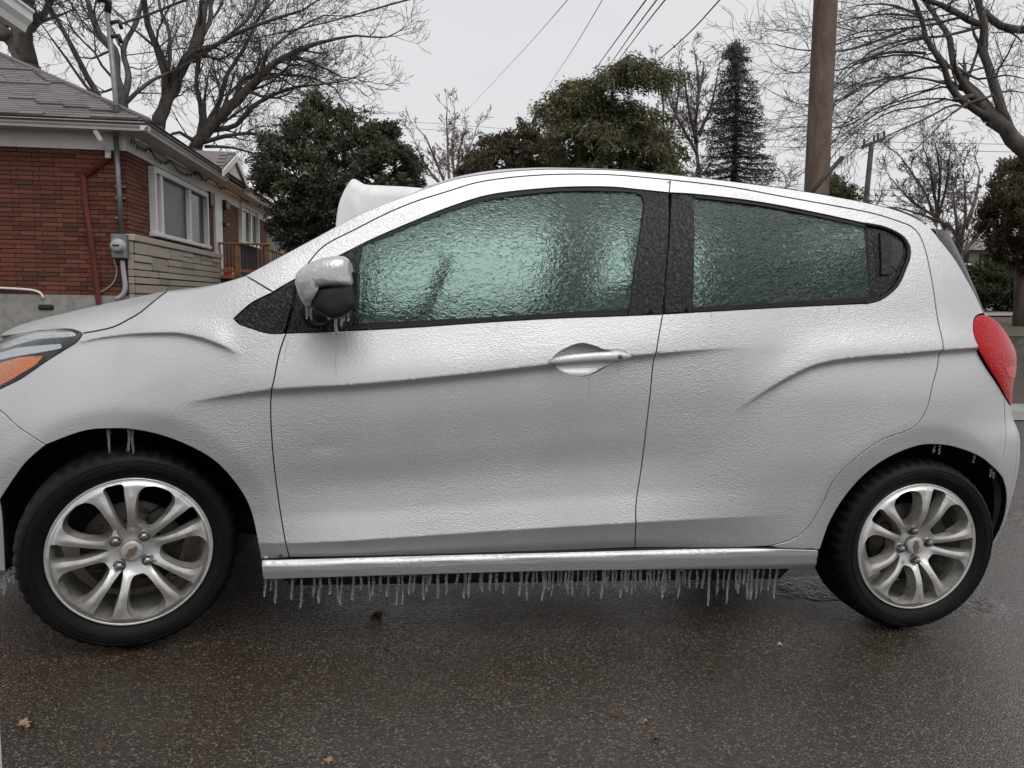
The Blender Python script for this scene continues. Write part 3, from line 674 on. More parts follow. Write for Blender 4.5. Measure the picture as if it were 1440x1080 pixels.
def tyre_mesh():
    N=288
    prof=[(.198,.012),(.206,.004),(.216,-.008),(.232,-.0165),(.247,-.0185),(.260,-.0155),(.269,-.007),(.2745,.002),(.279,.012),(.2815,.026),(.283,.05),(.2835,.085),(.283,.12),(.280,.155),(.270,.175),(.25,.185),(.21,.17)]
    def mod(th,pr):
        k=(np.arange(N)//3)%2;r=np.zeros((N,len(pr)))
        for j,d in((6,-.001),(7,-.003),(8,-.0055),(9,-.006)): r[:,j]=np.where(k==1,d,0)
        for j in(10,12): r[:,j]=np.where((np.arange(N)//4)%2==1,-.006,0)
        return r
    mb=MB();mb.lathe(prof,N,mod=mod)
    for rr,yy in((.236,-.0190),(.257,-.0178)):
        mb.tube([(rr*math.cos(t),yy+.0012,rr*math.sin(t)) for t in np.linspace(0,2*math.pi,73)],.0016,5,cap=False)
    return mb.mesh('tyre')
TYREME=tyre_mesh()
mb=MB();mb.lathe([(.2025,.010),(.198,.02),(.192,.03),(.188,.06),(.185,.16)],72);BARREL=mb.mesh('rim_barrel')
mb=MB();mb.lathe([(0,.055),(.128,.055),(.130,.058),(.130,.075),(0,.075)],48);mb.lathe([(0,.035),(.07,.035),(.075,.055)],32)
for k in range(5):
    mb.box((.105*math.cos(k*1.2566),.052,.105*math.sin(k*1.2566)),(.02,.006,.008))
DISCME=mb.mesh('brake_disc')
mb=MB();mb.box((.10,.045,.0),(.06,.06,.12),bev=.012);CALME=mb.mesh('brake_caliper')
mb=MB();mb.lathe([(0,-.0012),(.020,-.001),(.0265,.0),(.0285,.002),(.0285,.012)],40);CAPME=mb.mesh('hub_cap')
mb=MB() # emblem outline: a horizontal lozenge crossed by a wider slanted block
def prism(pts,y0,y1,mb):
    n=len(pts);V=[(a,y0,b_) for a,b_ in pts]+[(a,y1,b_) for a,b_ in pts];mb.add(V,[tuple(range(n))]+[(i,(i+1)%n,n+(i+1)%n,n+i) for i in range(n)],False)
prism([(-.019,.0),(-.015,.0055),(-.0055,.0055),(-.004,.0095),(.0065,.0095),(.0050,.0055),(.019,.0055),(.015,-.0055),(.0055,-.0055),(.004,-.0095),(-.0065,-.0095),(-.005,-.0055),(-.021,-.0055)],-.0032,.0,mb)
EMBME=mb.mesh('emblem')
mb=MB();mb.lathe([(0,-.015),(.006,-.0145),(.0105,-.011),(.0115,-.006),(.0118,.008)],6,smooth=False);mb.lathe([(.0118,.003),(.0165,.003),(.0165,.010)],20);NUTME=mb.mesh('lug_nut')
mb=MB();mb.lathe([(.0125,.0035),(.0165,.0005)],20);NUTR=mb.mesh('nut_seat')
def wheel(x,y,orient,lug,steer=0,far=False,name='wheel'):
    M=Matrix.Translation((x,y,.283))@Matrix.Rotation(steer,4,'Z')
    if far: M=Matrix.Translation((x,2*YC-y,.283))@Matrix.Rotation(steer,4,'Z')@Matrix.Rotation(math.pi,4,'Z')
    w=empty(name,parent=car,rot=M);w.matrix_parent_inverse=WM['hatchback_car'].inverted();w.matrix_basis=M
    RY=lambda a:Matrix.Rotation(-a,4,'Y')
    def p(nm,me,mt,B=Matrix.Identity(4)):
        o=link(nm,me,mt);o.parent=w;o.matrix_basis=B;return o
    p('tyre',TYREME,TYRE);p('rim',RIMME,RIM,RY(D(orient)));p('rim_barrel',BARREL,RIMB);p('brake_disc',DISCME,DISC);p('brake_caliper',CALME,DARK,RY(D(30)))
    p('hub_cap',CAPME,HUBC,Matrix.Translation((0,.002,0)));p('emblem',EMBME,GOLD,RY(D(lug-10)))
    for k in range(4):
        a=D(lug+90*k);q=Matrix.Translation((.050*math.cos(a),.008,.050*math.sin(a)))
        p('lug_nut',NUTME,NUT,q)
    return w
wheel(.008,.0,103,52,D(15.5))
wheel(2.385,.0,74,101)
wheel(.0,.0,40,20,D(14),True);wheel(2.385,.0,10,20,0,True)
# ================================================================ icicles and clinging ice
ICL=[]
for k in range(3):
    mb=MB();zz=np.linspace(0,-1,15);rr=np.array([1.5,1.05,.95]+[.9]*9+[.75,.62,.3])
    rr=rr*(1+.22*np.sin(np.arange(15)*(1.9+k*.7)+k));P=np.stack([.12*np.sin(zz*5+k)*.3,.1*np.cos(zz*4+k)*.3,zz],1)
    P2=P.copy();
    mb.tube(np.stack([P[:,0]*.01/.01*0+np.sin(zz*6+k)*.35,np.cos(zz*5+k)*.35,zz],1)*[.0035,.0035,1],rr*.0035,7);ICL.append(mb.mesh('icicle'))
def icicle(x,y,z,L_,k=0,w=1.0,parent=car):
    o=link('icicle',ICL[k%3],ICE);o.parent=parent
    o.matrix_parent_inverse=WM[parent.name].inverted() if parent.name in WM else Matrix.Identity(4)
    o.location=(x,y,z);o.scale=(w,w,L_);o.rotation_euler=(rnd.uniform(-.03,.03),rnd.uniform(-.03,.03),rnd.uniform(0,6));return o
random.seed(3)
us=[372,380,386,410,424,441,449,463,474,480,496,507,519,525,535,546,560,566,577,583,597,601,606,617,629,644,655,661,677,680,691,700,711,722,735]
u=744
while u<1100: us.append(u);u+=rnd.choice([4,5,5,6,7,8,9,11])
for i,u in enumerate(us):
    v=815-(u-370)*.0195 if u<600 else np.interp(u,[600,852,1150],[808,802,800])
    q=to_side([(u,v)],Ysill)[0];L_=rnd.choice([.055,.07,.075,.08,.085,.095,.10,.115])*(1.0+.25*(u>1000))*.92
    icicle(q[0],float(Ysill(q[0],q[1]))+.012+rnd.uniform(0,.012),q[1]+.006,L_,i,rnd.uniform(.85,1.45))
lipP=to_side([(u,815-(u-370)*.0195 if u<600 else float(np.interp(u,[600,852,1150],[808,802,800]))) for u in range(374,1142,4)],Ysill)
lip=MB();lp=np.stack([lipP[:,0],Ysill(lipP[:,0],lipP[:,1])+.012,lipP[:,1]+.002],1);lr=nrs.uniform(.0015,.0055,len(lp));lip.tube(lp+nrs.normal(0,.0012,lp.shape),lr,6);lip.build('ice_rim',ICE,sill)
for u,v,L_,w in((150,604,.06,1.0),(178,603,.085,1.1),(184,603,.08,1.0),(152,606,.10,.8),(1318,626,.035,1),(1326,626,.04,1),(1374,642,.03,1),(1398,660,.035,1.1),(1402,664,.03,1)):
    q=to_side([(u,v)])[0];icicle(q[0],float(Yside(q[0],q[1]))+.012,q[1]+.004,L_,u,w)
for u,v,L_,w in((431,427,.040,1),(437,428,.040,1),(473,444,.050,1.3),(481,442,.034,1.2),(490,438,.028,1.1),(484,443,.018,.9),(462,442,.016,.9)):
    q=hitY(np.float64(u),np.float64(v),-.13);icicle(q[0],-.13,q[1],L_,u,w,mirror)
for px,r in(([(473,470),(474,486),(472,505),(473,528)],.0022),([(404,478),(402,492),(399,510)],.0018),([(487,462),(488,474),(486,490)],.0016),([(520,461),(521,470)],.0018),([(700,453),(700,462)],.0016),([(828,531),(829,545),(828,560)],.0016),([(869,512),(870,526)],.0014),([(1000,440),(1001,452)],.0016),([(1180,431),(1180,440)],.0014)):
    q=C(*px,step=.006);mb=MB();mb.tube(np.stack([q[:,0]+nrs.normal(0,.0006,len(q)),Yside(q[:,0],q[:,1])-.0004,q[:,1]],1),np.linspace(r,r*.6,len(q)),6);mb.build('ice_run',ICE,fdoor if px[0][0]<930 else rdoor)
for u,v,L_,w in((3,806,.05,1.6),(10,802,.04,1.8),(17,808,.03,1.5),(25,800,.025,1.6),(6,818,.04,1.4)):
    q=hitY(np.float64(u),np.float64(v),.12);icicle(q[0],.12,q[1],L_,u,w)
# rear aerial stub on the roof
am=MB();am.tube([(2.22,YC-.1,1.37),(2.24,YC-.1,1.42)],[.028,.02],12);ab=am.build('antenna_base',DARK,car)
am=MB();am.tube([(2.235,YC-.1,1.41),(2.32,YC-.1,1.512),(2.41,YC-.1,1.62)],[.012,.0095,.009],8);am.build('antenna_rod',DARK,ab)
# ================================================================ GROUND
def P3(u,v,d):
    return CAM+d*ray(u,v)
def terr(x,y):
    r=np.hypot(x-1.2,y-.5);k=sst(2.5,6.5,x-.12*y)
    z=.064*np.maximum(r-5,0)*k
    z=np.where(r>30,.064*25*k+(r-30)*.012*k,z)
    return z
b=NB('wet_asphalt')
big=b.noise(.9,4,.6);med=b.noise(7,4,.6);fine=b.noise(160,3,.7)
st=b.voro(225,None,'F1','Color');sep=b.n('ShaderNodeSeparateColor');b.l(st,sep.inputs[0]);sd_=b.voro(225)
base=b.ramp(med,[(.3,(.023,.0115,.0058)),(.7,(.052,.031,.018))])
peb=b.ramp(sep.outputs[0],[(0,(.016,.011,.0075)),(.5,(.044,.028,.017)),(.84,(.105,.080,.058)),(.97,(.34,.30,.25))])
base=b.mix(.62,base,peb);base=b.mix(b.ramp(b.noise(260,2,.6),[(.45,0.0),(.6,.5)]),base,(.010,.008,.007))
base=b.mix(b.ramp(b.noise(1.7,4,.6),[(.5,0.),(.68,.35)]),base,(.045,.031,.022))
b.col(base)
wet=b.ramp(b.noise(1.3,4,.6),[(.38,.14),(.62,.42)]);b.rough(wet);b.set(Specular_IOR_Level=.3,Coat_Weight=.95,Coat_Roughness=.09,Coat_IOR=1.33)
def blob(cx,cy,rx,ry,rot=0):
    mp=b.n('ShaderNodeMapping');mp.vector_type='TEXTURE';mp.inputs['Location'].default_value=(cx,cy,0);mp.inputs['Scale'].default_value=(rx,ry,1);mp.inputs['Rotation'].default_value=(0,0,rot)
    b.l(b.tc.outputs['Object'],mp.inputs[0]);g_=b.n('ShaderNodeVectorMath',operation='LENGTH');b.l(mp.outputs[0],g_.inputs[0])
    return b.ramp(b.math('MULTIPLY_ADD',b.noise(14,3,.6),.7,g_.outputs['Value']),[(.75,1.0),(1.25,0.0)])
def gat(u,v):
    R=ray(u,v);t=-CAM[2]/R[2];return CAM+t*R
q1,q2,q3=gat(1146,828),gat(1366,850),gat(1440,720)
icem=b.math('MAXIMUM',b.math('MAXIMUM',blob(q1[0],q1[1],.26,.20,.3),blob(q2[0],q2[1],.22,.20,.5)),b.math('MULTIPLY',blob(q3[0],q3[1],.7,.9,.4),.7))
wv=b.noise(38,3,.6,b.map((1,.5,1),rot=(0,0,.5)),1.8)
wet2=b.mix(icem,wet,(.07,.07,.07));b.rough(wet2)
h=b.math('MULTIPLY_ADD',sd_,-.8,b.math('MULTIPLY_ADD',fine,.5,b.noise(45,3,.6)));h=b.math('ADD',b.math('MULTIPLY',h,b.math('MULTIPLY_ADD',icem,-.85,1)),b.math('MULTIPLY',icem,b.math('MULTIPLY',wv,5.0)));b.bump(h,.0040,1.0,coat=False);x=b.n('ShaderNodeBump');x.inputs['Distance'].default_value=.0011;b.l(h,x.inputs['Height']);b.l(x.outputs[0],b.p.inputs['Coat Normal']);ASPH=b.m
xs=np.unique(np.r_[-400,-200,-100,np.linspace(-50,-10,21),np.linspace(-10,25,71),np.linspace(26,60,30),90,150,300,500])
ys=np.unique(np.r_[-200,-60,-20,np.linspace(-10,40,101),np.linspace(42,90,20),130,250,500])
X,Y=np.meshgrid(xs,ys,indexing='ij')
mb=MB();mb.grid(np.stack([X,Y,terr(X,Y)],-1));g=mb.build('ground',ASPH,None,fix=False);g['kind']='structure'
def sheet(name,poly,mat,dz=.006,grid=.5,kind='structure'):
    p=dedupe(catmull(np.array(poly+[poly[0]],float),grid)[:-1],.05)
    V,T,_=cdt([p],grid);z=terr(V[:,0],V[:,1])+dz
    mb=MB();mb.add(np.c_[V,z],T.tolist());o=mb.build(name,mat,None,fix=True);o['kind']=kind;return o
def ground_at(u,v,it=60):
    # where the view line meets the terrain
    R=ray(u,v);d=np.linspace(1,120,6000);Q=CAM+d[:,None]*R;k=np.argmax(Q[:,2]<terr(Q[:,0],Q[:,1]));return Q[k]
# street, verge and pavement beyond the rear of the car
ICY=NB('icy_verge');ICY.col(ICY.ramp(ICY.noise(2.5,5,.65),[(.35,(.10,.095,.085)),(.6,(.33,.33,.32))]));ICY.set(Roughness=.3);ICY.bump(ICY.noise(30,3,.6),.01);ICY=ICY.m
GRASS=NB('winter_lawn');GRASS.col(GRASS.ramp(GRASS.noise(3,6,.7),[(.3,(.055,.042,.026)),(.55,(.12,.10,.065)),(.75,(.20,.18,.14))]));GRASS.set(Roughness=.8);GRASS.bump(GRASS.noise(60,3,.6),.03);GRASS=GRASS.m
CONC=plain('concrete',(.30,.29,.27),.7,0,bs=40,bd=.004,var=.25,vscale=8)
def band(name,v0,v1,u0,u1,mat,dz,kind='structure'):
    A=[ground_at(u,v0)[:2] for u in np.linspace(u0,u1,5)];B=[ground_at(u,v1)[:2] for u in np.linspace(u1,u0,5)]
    q=[tuple(a) for a in A]+[tuple(b_) for b_ in B];p=np.array(q)
    V,T,_=cdt([dedupe(catmull_lin(p,.4),.02)],.45);z=terr(V[:,0],V[:,1])+dz
    mb=MB();mb.add(np.c_[V,z],T.tolist());o=mb.build(name,mat,None,fix=True);o['kind']=kind;return o
def catmull_lin(p,s):
    out=[]
    for i in range(len(p)):
        a,c=p[i],p[(i+1)%len(p)];n=max(1,int(np.linalg.norm(c-a)/s));out.append(a+(c-a)*np.arange(n)[:,None]/n)
    return np.vstack(out)
band('lawn',437.5,474,1300,1560,GRASS,.012)
band('pavement',439,446.5,1300,1560,CONC,.05)
band('driveway',569,592,1330,1620,ICY,.008)
# ================================================================ HOUSE
GR_,GU_,GW_=cam_basis(0,math.radians(6.2),math.radians(.9))
GV=CR*GR_[2]+CU*GU_[2]+CW*GW_[2];GV/=np.linalg.norm(GV)
dB=CW+CR*(-135/F);dB=dB-GV*(dB@GV);dB/=np.linalg.norm(dB);dA=np.cross(dB,GV)
H0=P3(183,416,11.7)
HM=Matrix(((dA[0],dB[0],GV[0],H0[0]),(dA[1],dB[1],GV[1],H0[1]),(dA[2],dB[2],GV[2],H0[2]),(0,0,0,1)))
HR=np.stack([dA,dB,GV],1)
def to_h(P): return (np.asarray(P)-H0)@HR
def from_h(L_): return H0+np.asarray(L_,float)@HR.T
def hit(u,v,axis,val):
    R=ray(u,v)@HR;o=(CAM-H0)@HR;t=(val-o[axis])/R[axis];return o+t*R
hA=lambda u,v,y=0:hit(u,v,1,y)
hB=lambda u,v,x=0:hit(u,v,0,x)
def rgb_island(b,stops,attr='Random'):
    o=b.n('ShaderNodeObjectInfo');return b.ramp(o.outputs['Random'],stops)
b=NB('red_brick');c=rgb_island(b,[(0,(.085,.027,.017)),(.3,(.16,.048,.026)),(.7,(.23,.075,.042)),(1,(.115,.038,.025))]);c=b.mix(b.ramp(b.noise(5,5,.65),[(.35,0.),(.75,.5)]),c,(.085,.028,.018));b.col(c);b.set(Roughness=.75);b.bump(b.noise(45,4,.65),.006);BRICK=b.m
MORTAR=plain('brick_mortar',(.030,.016,.012),.95,bs=60,bd=.004)
b=NB('cut_stone');c=rgb_island(b,[(0,(.45,.395,.33)),(.5,(.58,.52,.445)),(1,(.36,.315,.265))]);b.col(b.mix(b.ramp(b.noise(7,5,.6),[(.5,0.),(.8,.35)]),c,(.22,.19,.155)));b.set(Roughness=.8);b.bump(b.noise(18,5,.6),.02);STONE=b.m
SJ=plain('stone_joint',(.045,.038,.032),.9)
WHITE=plain('white_paint',(.76,.76,.74),.5,bs=30,bd=.001,var=.08,vscale=3)
SOFF=plain('soffit_white',(.66,.66,.64),.6,var=.06)
CAPST=plain('sill_stone',(.44,.40,.35),.7,bs=30,bd=.003,var=.12)
b=NB('asphalt_shingle');c=rgb_island(b,[(0,(.16,.135,.135)),(.5,(.22,.19,.19)),(1,(.12,.10,.10))]);b.col(b.mix(b.ramp(b.noise(30,3,.7),[(.4,0.),(.7,.35)]),c,(.075,.065,.065)));b.set(Roughness=.6);b.bump(b.noise(120,2,.6),.003);SHING=b.m
SHU=plain('shingle_joint',(.04,.035,.035),.9)
GALV=plain('galvanised_pipe',(.20,.21,.215),.45,.5,bs=25,bd=.002,var=.2,vscale=12)
PVC=plain('grey_pvc',(.38,.39,.39),.45,bs=40,bd=.001)
REDP=plain('red_downspout',(.13,.022,.016),.5,bs=30,bd=.001,var=.2)
WOOD=plain('deck_wood',(.34,.17,.08),.7,bs=30,bd=.003,var=.35,vscale=9)
BLK=plain('black_metal',(.012,.012,.012),.5)
ORP=plain('orange_plastic',(.62,.11,.04),.5)
PANE=NB('window_pane');PANE.set(Base_Color=(.02,.024,.024),Roughness=.12,Specular_IOR_Level=.18);PANE.col(PANE.ramp(PANE.noise(2.2,4,.6),[(.35,(.012,.015,.015)),(.65,(.05,.055,.052))]));PANE=PANE.m
CURT=NB('net_curtain');v=CURT.map((1,9,.5));CURT.col(CURT.ramp(CURT.noise(3,3,.6,v),[(.3,(.028,.038,.034)),(.7,(.085,.105,.097))]));CURT.set(Roughness=.35,Specular_IOR_Level=.2);CURT=CURT.m
house=empty('brick_house',rot=HM);tag(house,'single-storey red brick house with grey shingle hip roof and white eaves','house')
def hpart(mb,name,mats,parent=None,label=None,kind=None):
    o=mb.build(name,mats,None);o.parent=parent or house;WM[o.name]=HM
    if label:o['label']=label
    if kind:o['kind']=kind
    return o
zt=hA(183,213)[2];zb=0.0
# eave corner: solve overhang and height
best=None
for O_ in np.linspace(.2,1.2,101):
    for dz in np.linspace(.0,.5,51):
        q=project(from_h([O_,-O_,zt+dz]));e=(q[0]-204)**2+(q[1]-181)**2
        if best is None or e<best[0]: best=(e,O_,zt+dz)
OH,ZE=best[1],best[2]
print('house',zt,OH,ZE)
Lb=11.0;Wd=9.0
# walls
mb=MB();mb.box((-Wd/2,.10,(zt)/2-.0),(Wd,.20,zt));side=hpart(mb,'side_wall',MORTAR)
y_left=hB(208,300)[1];y_r1=hB(290,300)[1];z_ledge=hB(230,341)[2]
mb=MB();mb.box((-.10,Lb/2,(zt-.0)/2),(.2,Lb,zt));front=hpart(mb,'front_wall',MORTAR)
mb=MB();mb.box((-.10,Lb/2,-.9),(.22,Lb,1.8));mb.box((-Wd/2,.08,-.9),(Wd+.02,.22,1.8))
found=hpart(mb,'foundation',CONC)
hx_=hA(65,432,-.03);mb=MB();mb.box((hx_[0],-.032,hx_[2]),(.22,.06,.08),bev=.02);hpart(mb,'vent_cover',BLK)
# bricks
BM=MB();BM.box((0,0,0),(1,1,1));BRM=BM.mesh('brick');BRM.materials.append(BRICK)
SBM=MB();SBM.box((0,0,0),(1,1,1),bev=.06);STM=SBM.mesh('stone')
def piece(me,name,c,d,parent,mat=None):
    o=bpy.data.objects.new(name,me);COL.objects.link(o)
    if mat and not me.materials: me.materials.append(mat)
    o.parent=parent;o.location=c;o.scale=d;return o
ch=.0662;rows=int(zt/ch);ch=zt/rows;nb=0
stuffb=MB()
for r in range(rows):
    z=(r+.5)*ch;x=0-(.0 if r%2 else .10)
    if r%2==0:
        piece(BRM,'brick',(-.05+.004,-.004,z),(.095,.022,ch-.011),side)
    while x>-Wd:
        w=.30 if x-.30>-Wd else x+Wd
        c=(x-w/2,-.004+rnd.uniform(-.002,.002),z)
        if x>-2.45: piece(BRM,'brick',c,(w-.010,.022,ch-.011),side);nb+=1
        else: stuffb.box(c,(w-.010,.022,ch-.011))
        x-=.30
hpart(stuffb,'brick',BRICK,side,kind='stuff')
# front brick fields: pillar, between window and door, between door and window 2, end
fields=[(0.0,y_left,z_ledge,zt),(hB(287,300)[1],hB(302,300)[1],z_ledge,zt),(hB(313,300)[1],hB(334,300)[1],0,zt),(hB(359,300)[1],Lb,0,zt)]
sf=MB();cnt=0
for i,(y0,y1,z0,z1) in enumerate(fields):
    for r in range(rows):
        z=(r+.5)*ch
        if z-ch/2<z0-.01 or z>z1: continue
        y=y0+(0 if r%2 else -.15)
        while y<y1-.02:
            a=max(y,y0);e=min(y+.30,y1)
            if e-a>.03:
                c=(.004,(a+e)/2,z);d=(.022,e-a-.01,ch-.011)
                if i<2 and cnt<95: piece(BRM,'brick',c,d,front);cnt+=1
                else: sf.box(c,d)
            y+=.30
hpart(sf,'brick',BRICK,front,kind='stuff')
# stone base under the window with its ledge
zs0=hB(200,420)[2]-.4;yS=hB(300,380)[1]+.3
mb=MB();mb.box((.03,yS/2-.02,(z_ledge-1.2)/2),(.06,yS+.04,z_ledge+1.2));sb=hpart(mb,'stone_base',SJ)
mb=MB();mb.box((.05,yS/2-.03,z_ledge-.045),(.14,yS+.10,.10),bev=.01);hpart(mb,'stone_ledge',CAPST)
z=z_ledge-.10;rr=random.Random(5);k=0
while z>-1.15:
    h=rr.choice([.11,.15,.19,.23]);y=-.02
    while y<yS:
        w=rr.choice([.6,.8,1.1,1.5]);w=min(w,yS-y)
        if h>.16 and rr.random()<.45:
            for q in(0,1): piece(STM,'stone',(.068+rr.uniform(-.008,.01),y+w/2,z-h*(.25+.5*q)),(.05,w-.015,h/2-.012),sb,STONE)
        else: piece(STM,'stone',(.068+rr.uniform(-.01,.012),y+w/2,z-h/2),(.05,w-.022,h-.020),sb,STONE)
        y+=w
    # end faces seen from the side
    piece(STM,'stone',(.045,-.045,z-h/2),(.08,.03,h-.012),sb,STONE)
    z-=h
# frieze, soffit, gutters
mb=MB();mb.box((-Wd/2+.02,-.02,(zt+ZE)/2),(Wd+.04,.06,ZE-zt));mb.box((.02,Lb/2+.011,(zt+ZE)/2),(.06,Lb-.02,ZE-zt))
hpart(mb,'frieze_board',WHITE)
mb=MB();mb.box((-Wd/2+OH/2,-OH/2-.025,ZE+.012),(Wd+OH,OH-.05,.02));mb.box((OH/2+.025,Lb/2,ZE+.012),(OH-.05,Lb+.002,.02));mb.box((-Wd/2,Lb/2,ZE+.03),(Wd-.2,Lb-.2,.02));hpart(mb,'soffit',SOFF)
# kinked gutter profile
def gutter(P0,P1,out,name='gutter'):
    P0,P1,out=map(lambda q:np.array(q,float),(P0,P1,out));pr=[(0,0),(.05,0),(.062,.03),(.095,.055),(.10,.095),(.115,.10),(.115,.115),(.10,.115),(.09,.10),(.01,.10),(0,.115)]
    V=[];
    for E_ in(P0,P1):
        for a,h in pr: V.append(E_+out*(a-.055)+np.array([0,0,h]))
    n=len(pr);mb=MB();mb.add(V,[(i,(i+1)%n,n+(i+1)%n,n+i) for i in range(n)]+[tuple(range(n)),tuple(range(n,2*n))],False);return hpart(mb,name,WHITE)
zg=ZE-.03
yG=hB(319,243,OH)[1];yG2=hB(345,256,OH)[1];yG3=hB(396,285,OH)[1]
gutter((-Wd,-OH,zg),(OH+.05,-OH,zg),(0,-1,0));gutter((OH,-OH-.05,zg),(OH,yG,zg),(1,0,0));gutter((OH,yG2,zg),(OH,yG3,zg),(1,0,0))
print('gut',yG,yG2,yG3)
# roof
E0=np.array([OH+.06,-OH-.06,ZE+.095])
lo_,hi_=.1,1.5
for _ in range(40):
    s=(lo_+hi_)/2;t=np.linspace(.1,5,200)[:,None];q=project(from_h(E0+t*np.array([-1,1,s])));k=np.argmin(abs(q[:,0]-60));
    if q[k,1]>104: lo_=s
    else: hi_=s
SL=s;print('slope',SL)
HD=4.4
E1=np.array([-Wd-.6,-OH-.06,E0[2]]);E2=np.array([OH+.06,yG3+.1,E0[2]])
ap=E0+HD*np.array([-1,1,SL]);ap2=np.array([ap[0],E2[1]-HD,ap[2]]);ap0=np.array([E1[0],ap[1],ap[2]]) if 0 else np.array([-Wd-.6,ap[1],ap[2]])
V=[E0,E1,ap0,ap,ap2,E2];V=V+[np.array(v)-[0,0,.05] for v in V]
mb=MB();mb.add(V,[(0,1,2,3),(5,0,3,4),(6,7,8,9),(11,6,9,10),(0,5,11,6),(1,0,6,7)],False);roofo=hpart(mb,'roof',SHU)
nx=np.array([0,-SL,1]);nx=nx/np.linalg.norm(nx)
SGM=MB();SGM.box((0,0,0),(1,1,1));SGM=SGM.mesh('shingle')
ex=.125;L_=math.hypot(1,SL);ang=math.atan(SL);cntS=0;ss=MB()
Rx=Matrix.Rotation(ang,4,'X')
r=0
while r*ex/L_<HD-.05:
    yb=r*ex/L_;z=E0[2]+yb*SL;y=E0[1]+yb;x=E0[0]-yb-.02;xo=(r*.37)%.33;xx=x+ (0)
    first=True
    while xx>E1[0]:
        w=.32 if not first else .12+((r*.173)%.2);first=False
        tk=.012+.022*((r*7+int(xx*10))%3==0)
        c=np.array([xx-w/2,y+ex*.5*math.cos(ang),z+ex*.5*math.sin(ang)])+nx*(.006+tk*.5)
        if xx>-2.9 and cntS<295 and r<28:
            o=bpy.data.objects.new('shingle',SGM);COL.objects.link(o)
            if not SGM.materials:SGM.materials.append(SHING)
            o.parent=roofo;o.matrix_basis=Matrix.Translation(c)@Matrix.Rotation(ang-.05,4,'X')@Matrix.Diagonal((w-.008,ex+.02,tk,1));cntS+=1
        else: ss.box((0,0,0),(1,1,1),Matrix.Translation(c)@Matrix.Rotation(ang-.05,4,'X')@Matrix.Diagonal((w-.008,ex+.02,tk,1)))
        xx-=w
    # front face shingles
    yy=y+.02;fx=E0[0]-yb
    while yy<E2[1]-yb-.3:
        ss.box((0,0,0),(1,1,1),Matrix.Translation((fx-ex*.5*math.cos(ang)+.01,yy+.16,z+ex*.5*math.sin(ang)+.012))@Matrix.Rotation(ang-.05,4,'Y')@Matrix.Diagonal((ex+.02,.31,.012,1)));yy+=.32
    r+=1
hpart(ss,'shingle',SHING,roofo,kind='stuff')
# hip cap
mb=MB();mb.tube([E0+[0,0,.01],ap+[0,0,.01]],.05,6);hpart(mb,'ridge_cap',SHING,roofo)
# small gable over the entrance
gx=OH+.06
A_=hB(327,218,gx);Bl=hB(313,238,gx);Br=hB(345,257,gx)
zl=(Bl[2]+Br[2])/2
Bl[2]=zl;Br[2]=zl;A_[1]=(Bl[1]+Br[1])/2
print('gable',A_,Bl,Br)
mb=MB();mb.add([A_,Bl,Br,A_-[.06,0,0],Bl-[.06,0,0],Br-[.06,0,0]],[(0,1,2),(5,4,3),(0,3,4,1),(1,4,5,2),(2,5,3,0)],False)
gab=hpart(mb,'gable',SOFF)
back=np.array([-3.0,0,0])
for s_,Bq in((-1,Bl),(1,Br)):
    a=A_+[.03,0,.07];bq=Bq+np.array([.03,.16*s_,-.02]);u_=np.array([0,0,.04])
    xm=OH-(a[2]-E0[2])/SL+OH*0;bb=np.array([OH-.02,bq[1],bq[2]]);ab=np.array([xm,a[1],a[2]])
    mb=MB();V=[a,bq,bb,ab];V=V+[q-u_ for q in V];mb.add(V,[(0,1,2,3),(4,5,6,7),(0,1,5,4),(1,2,6,5)],False);hpart(mb,'gable_roof',SHING,gab)
    mb=MB();dv=(bq-a);M_=[a+[.03,0,0],bq+[.03,0,0]];
    V=[M_[0]-[0,0,.045],M_[1]-[0,0,.045],M_[1]-[0,0,.16],M_[0]-[0,0,.18]];V=V+[q-[.035,0,0] for q in V];mb.add(V,[(0,1,2,3),(4,5,6,7),(0,1,5,4),(2,3,7,6),(1,2,6,5)],False);hpart(mb,'barge_board',WHITE,gab)
    if s_<0:
        ss2=MB();lv=np.linalg.norm(bq-a);nr=int(lv/.13);dn_=(bq-a)/lv;nn_=np.cross(dn_,[1,0,0]);nn_=nn_*np.sign(nn_[2])
        for q in range(nr):
            p0=a+dn_*lv*(q+.5)/nr;xr_=p0[0]-.02;xl_=OH-(p0[2]-E0[2])/SL-.1;xx_=xr_-(q*.13)%.3
            while xx_>xl_:
                M4=np.eye(4);M4[:3,0]=[.31,0,0];M4[:3,1]=dn_*(lv/nr+.02);M4[:3,2]=nn_*.016;M4[:3,3]=p0+[xx_-xr_-.15,0,0]+nn_*.014;ss2.box((0,0,0),(1,1,1),M4);xx_-=.32
        hpart(ss2,'shingle',SHING,gab,kind='stuff')
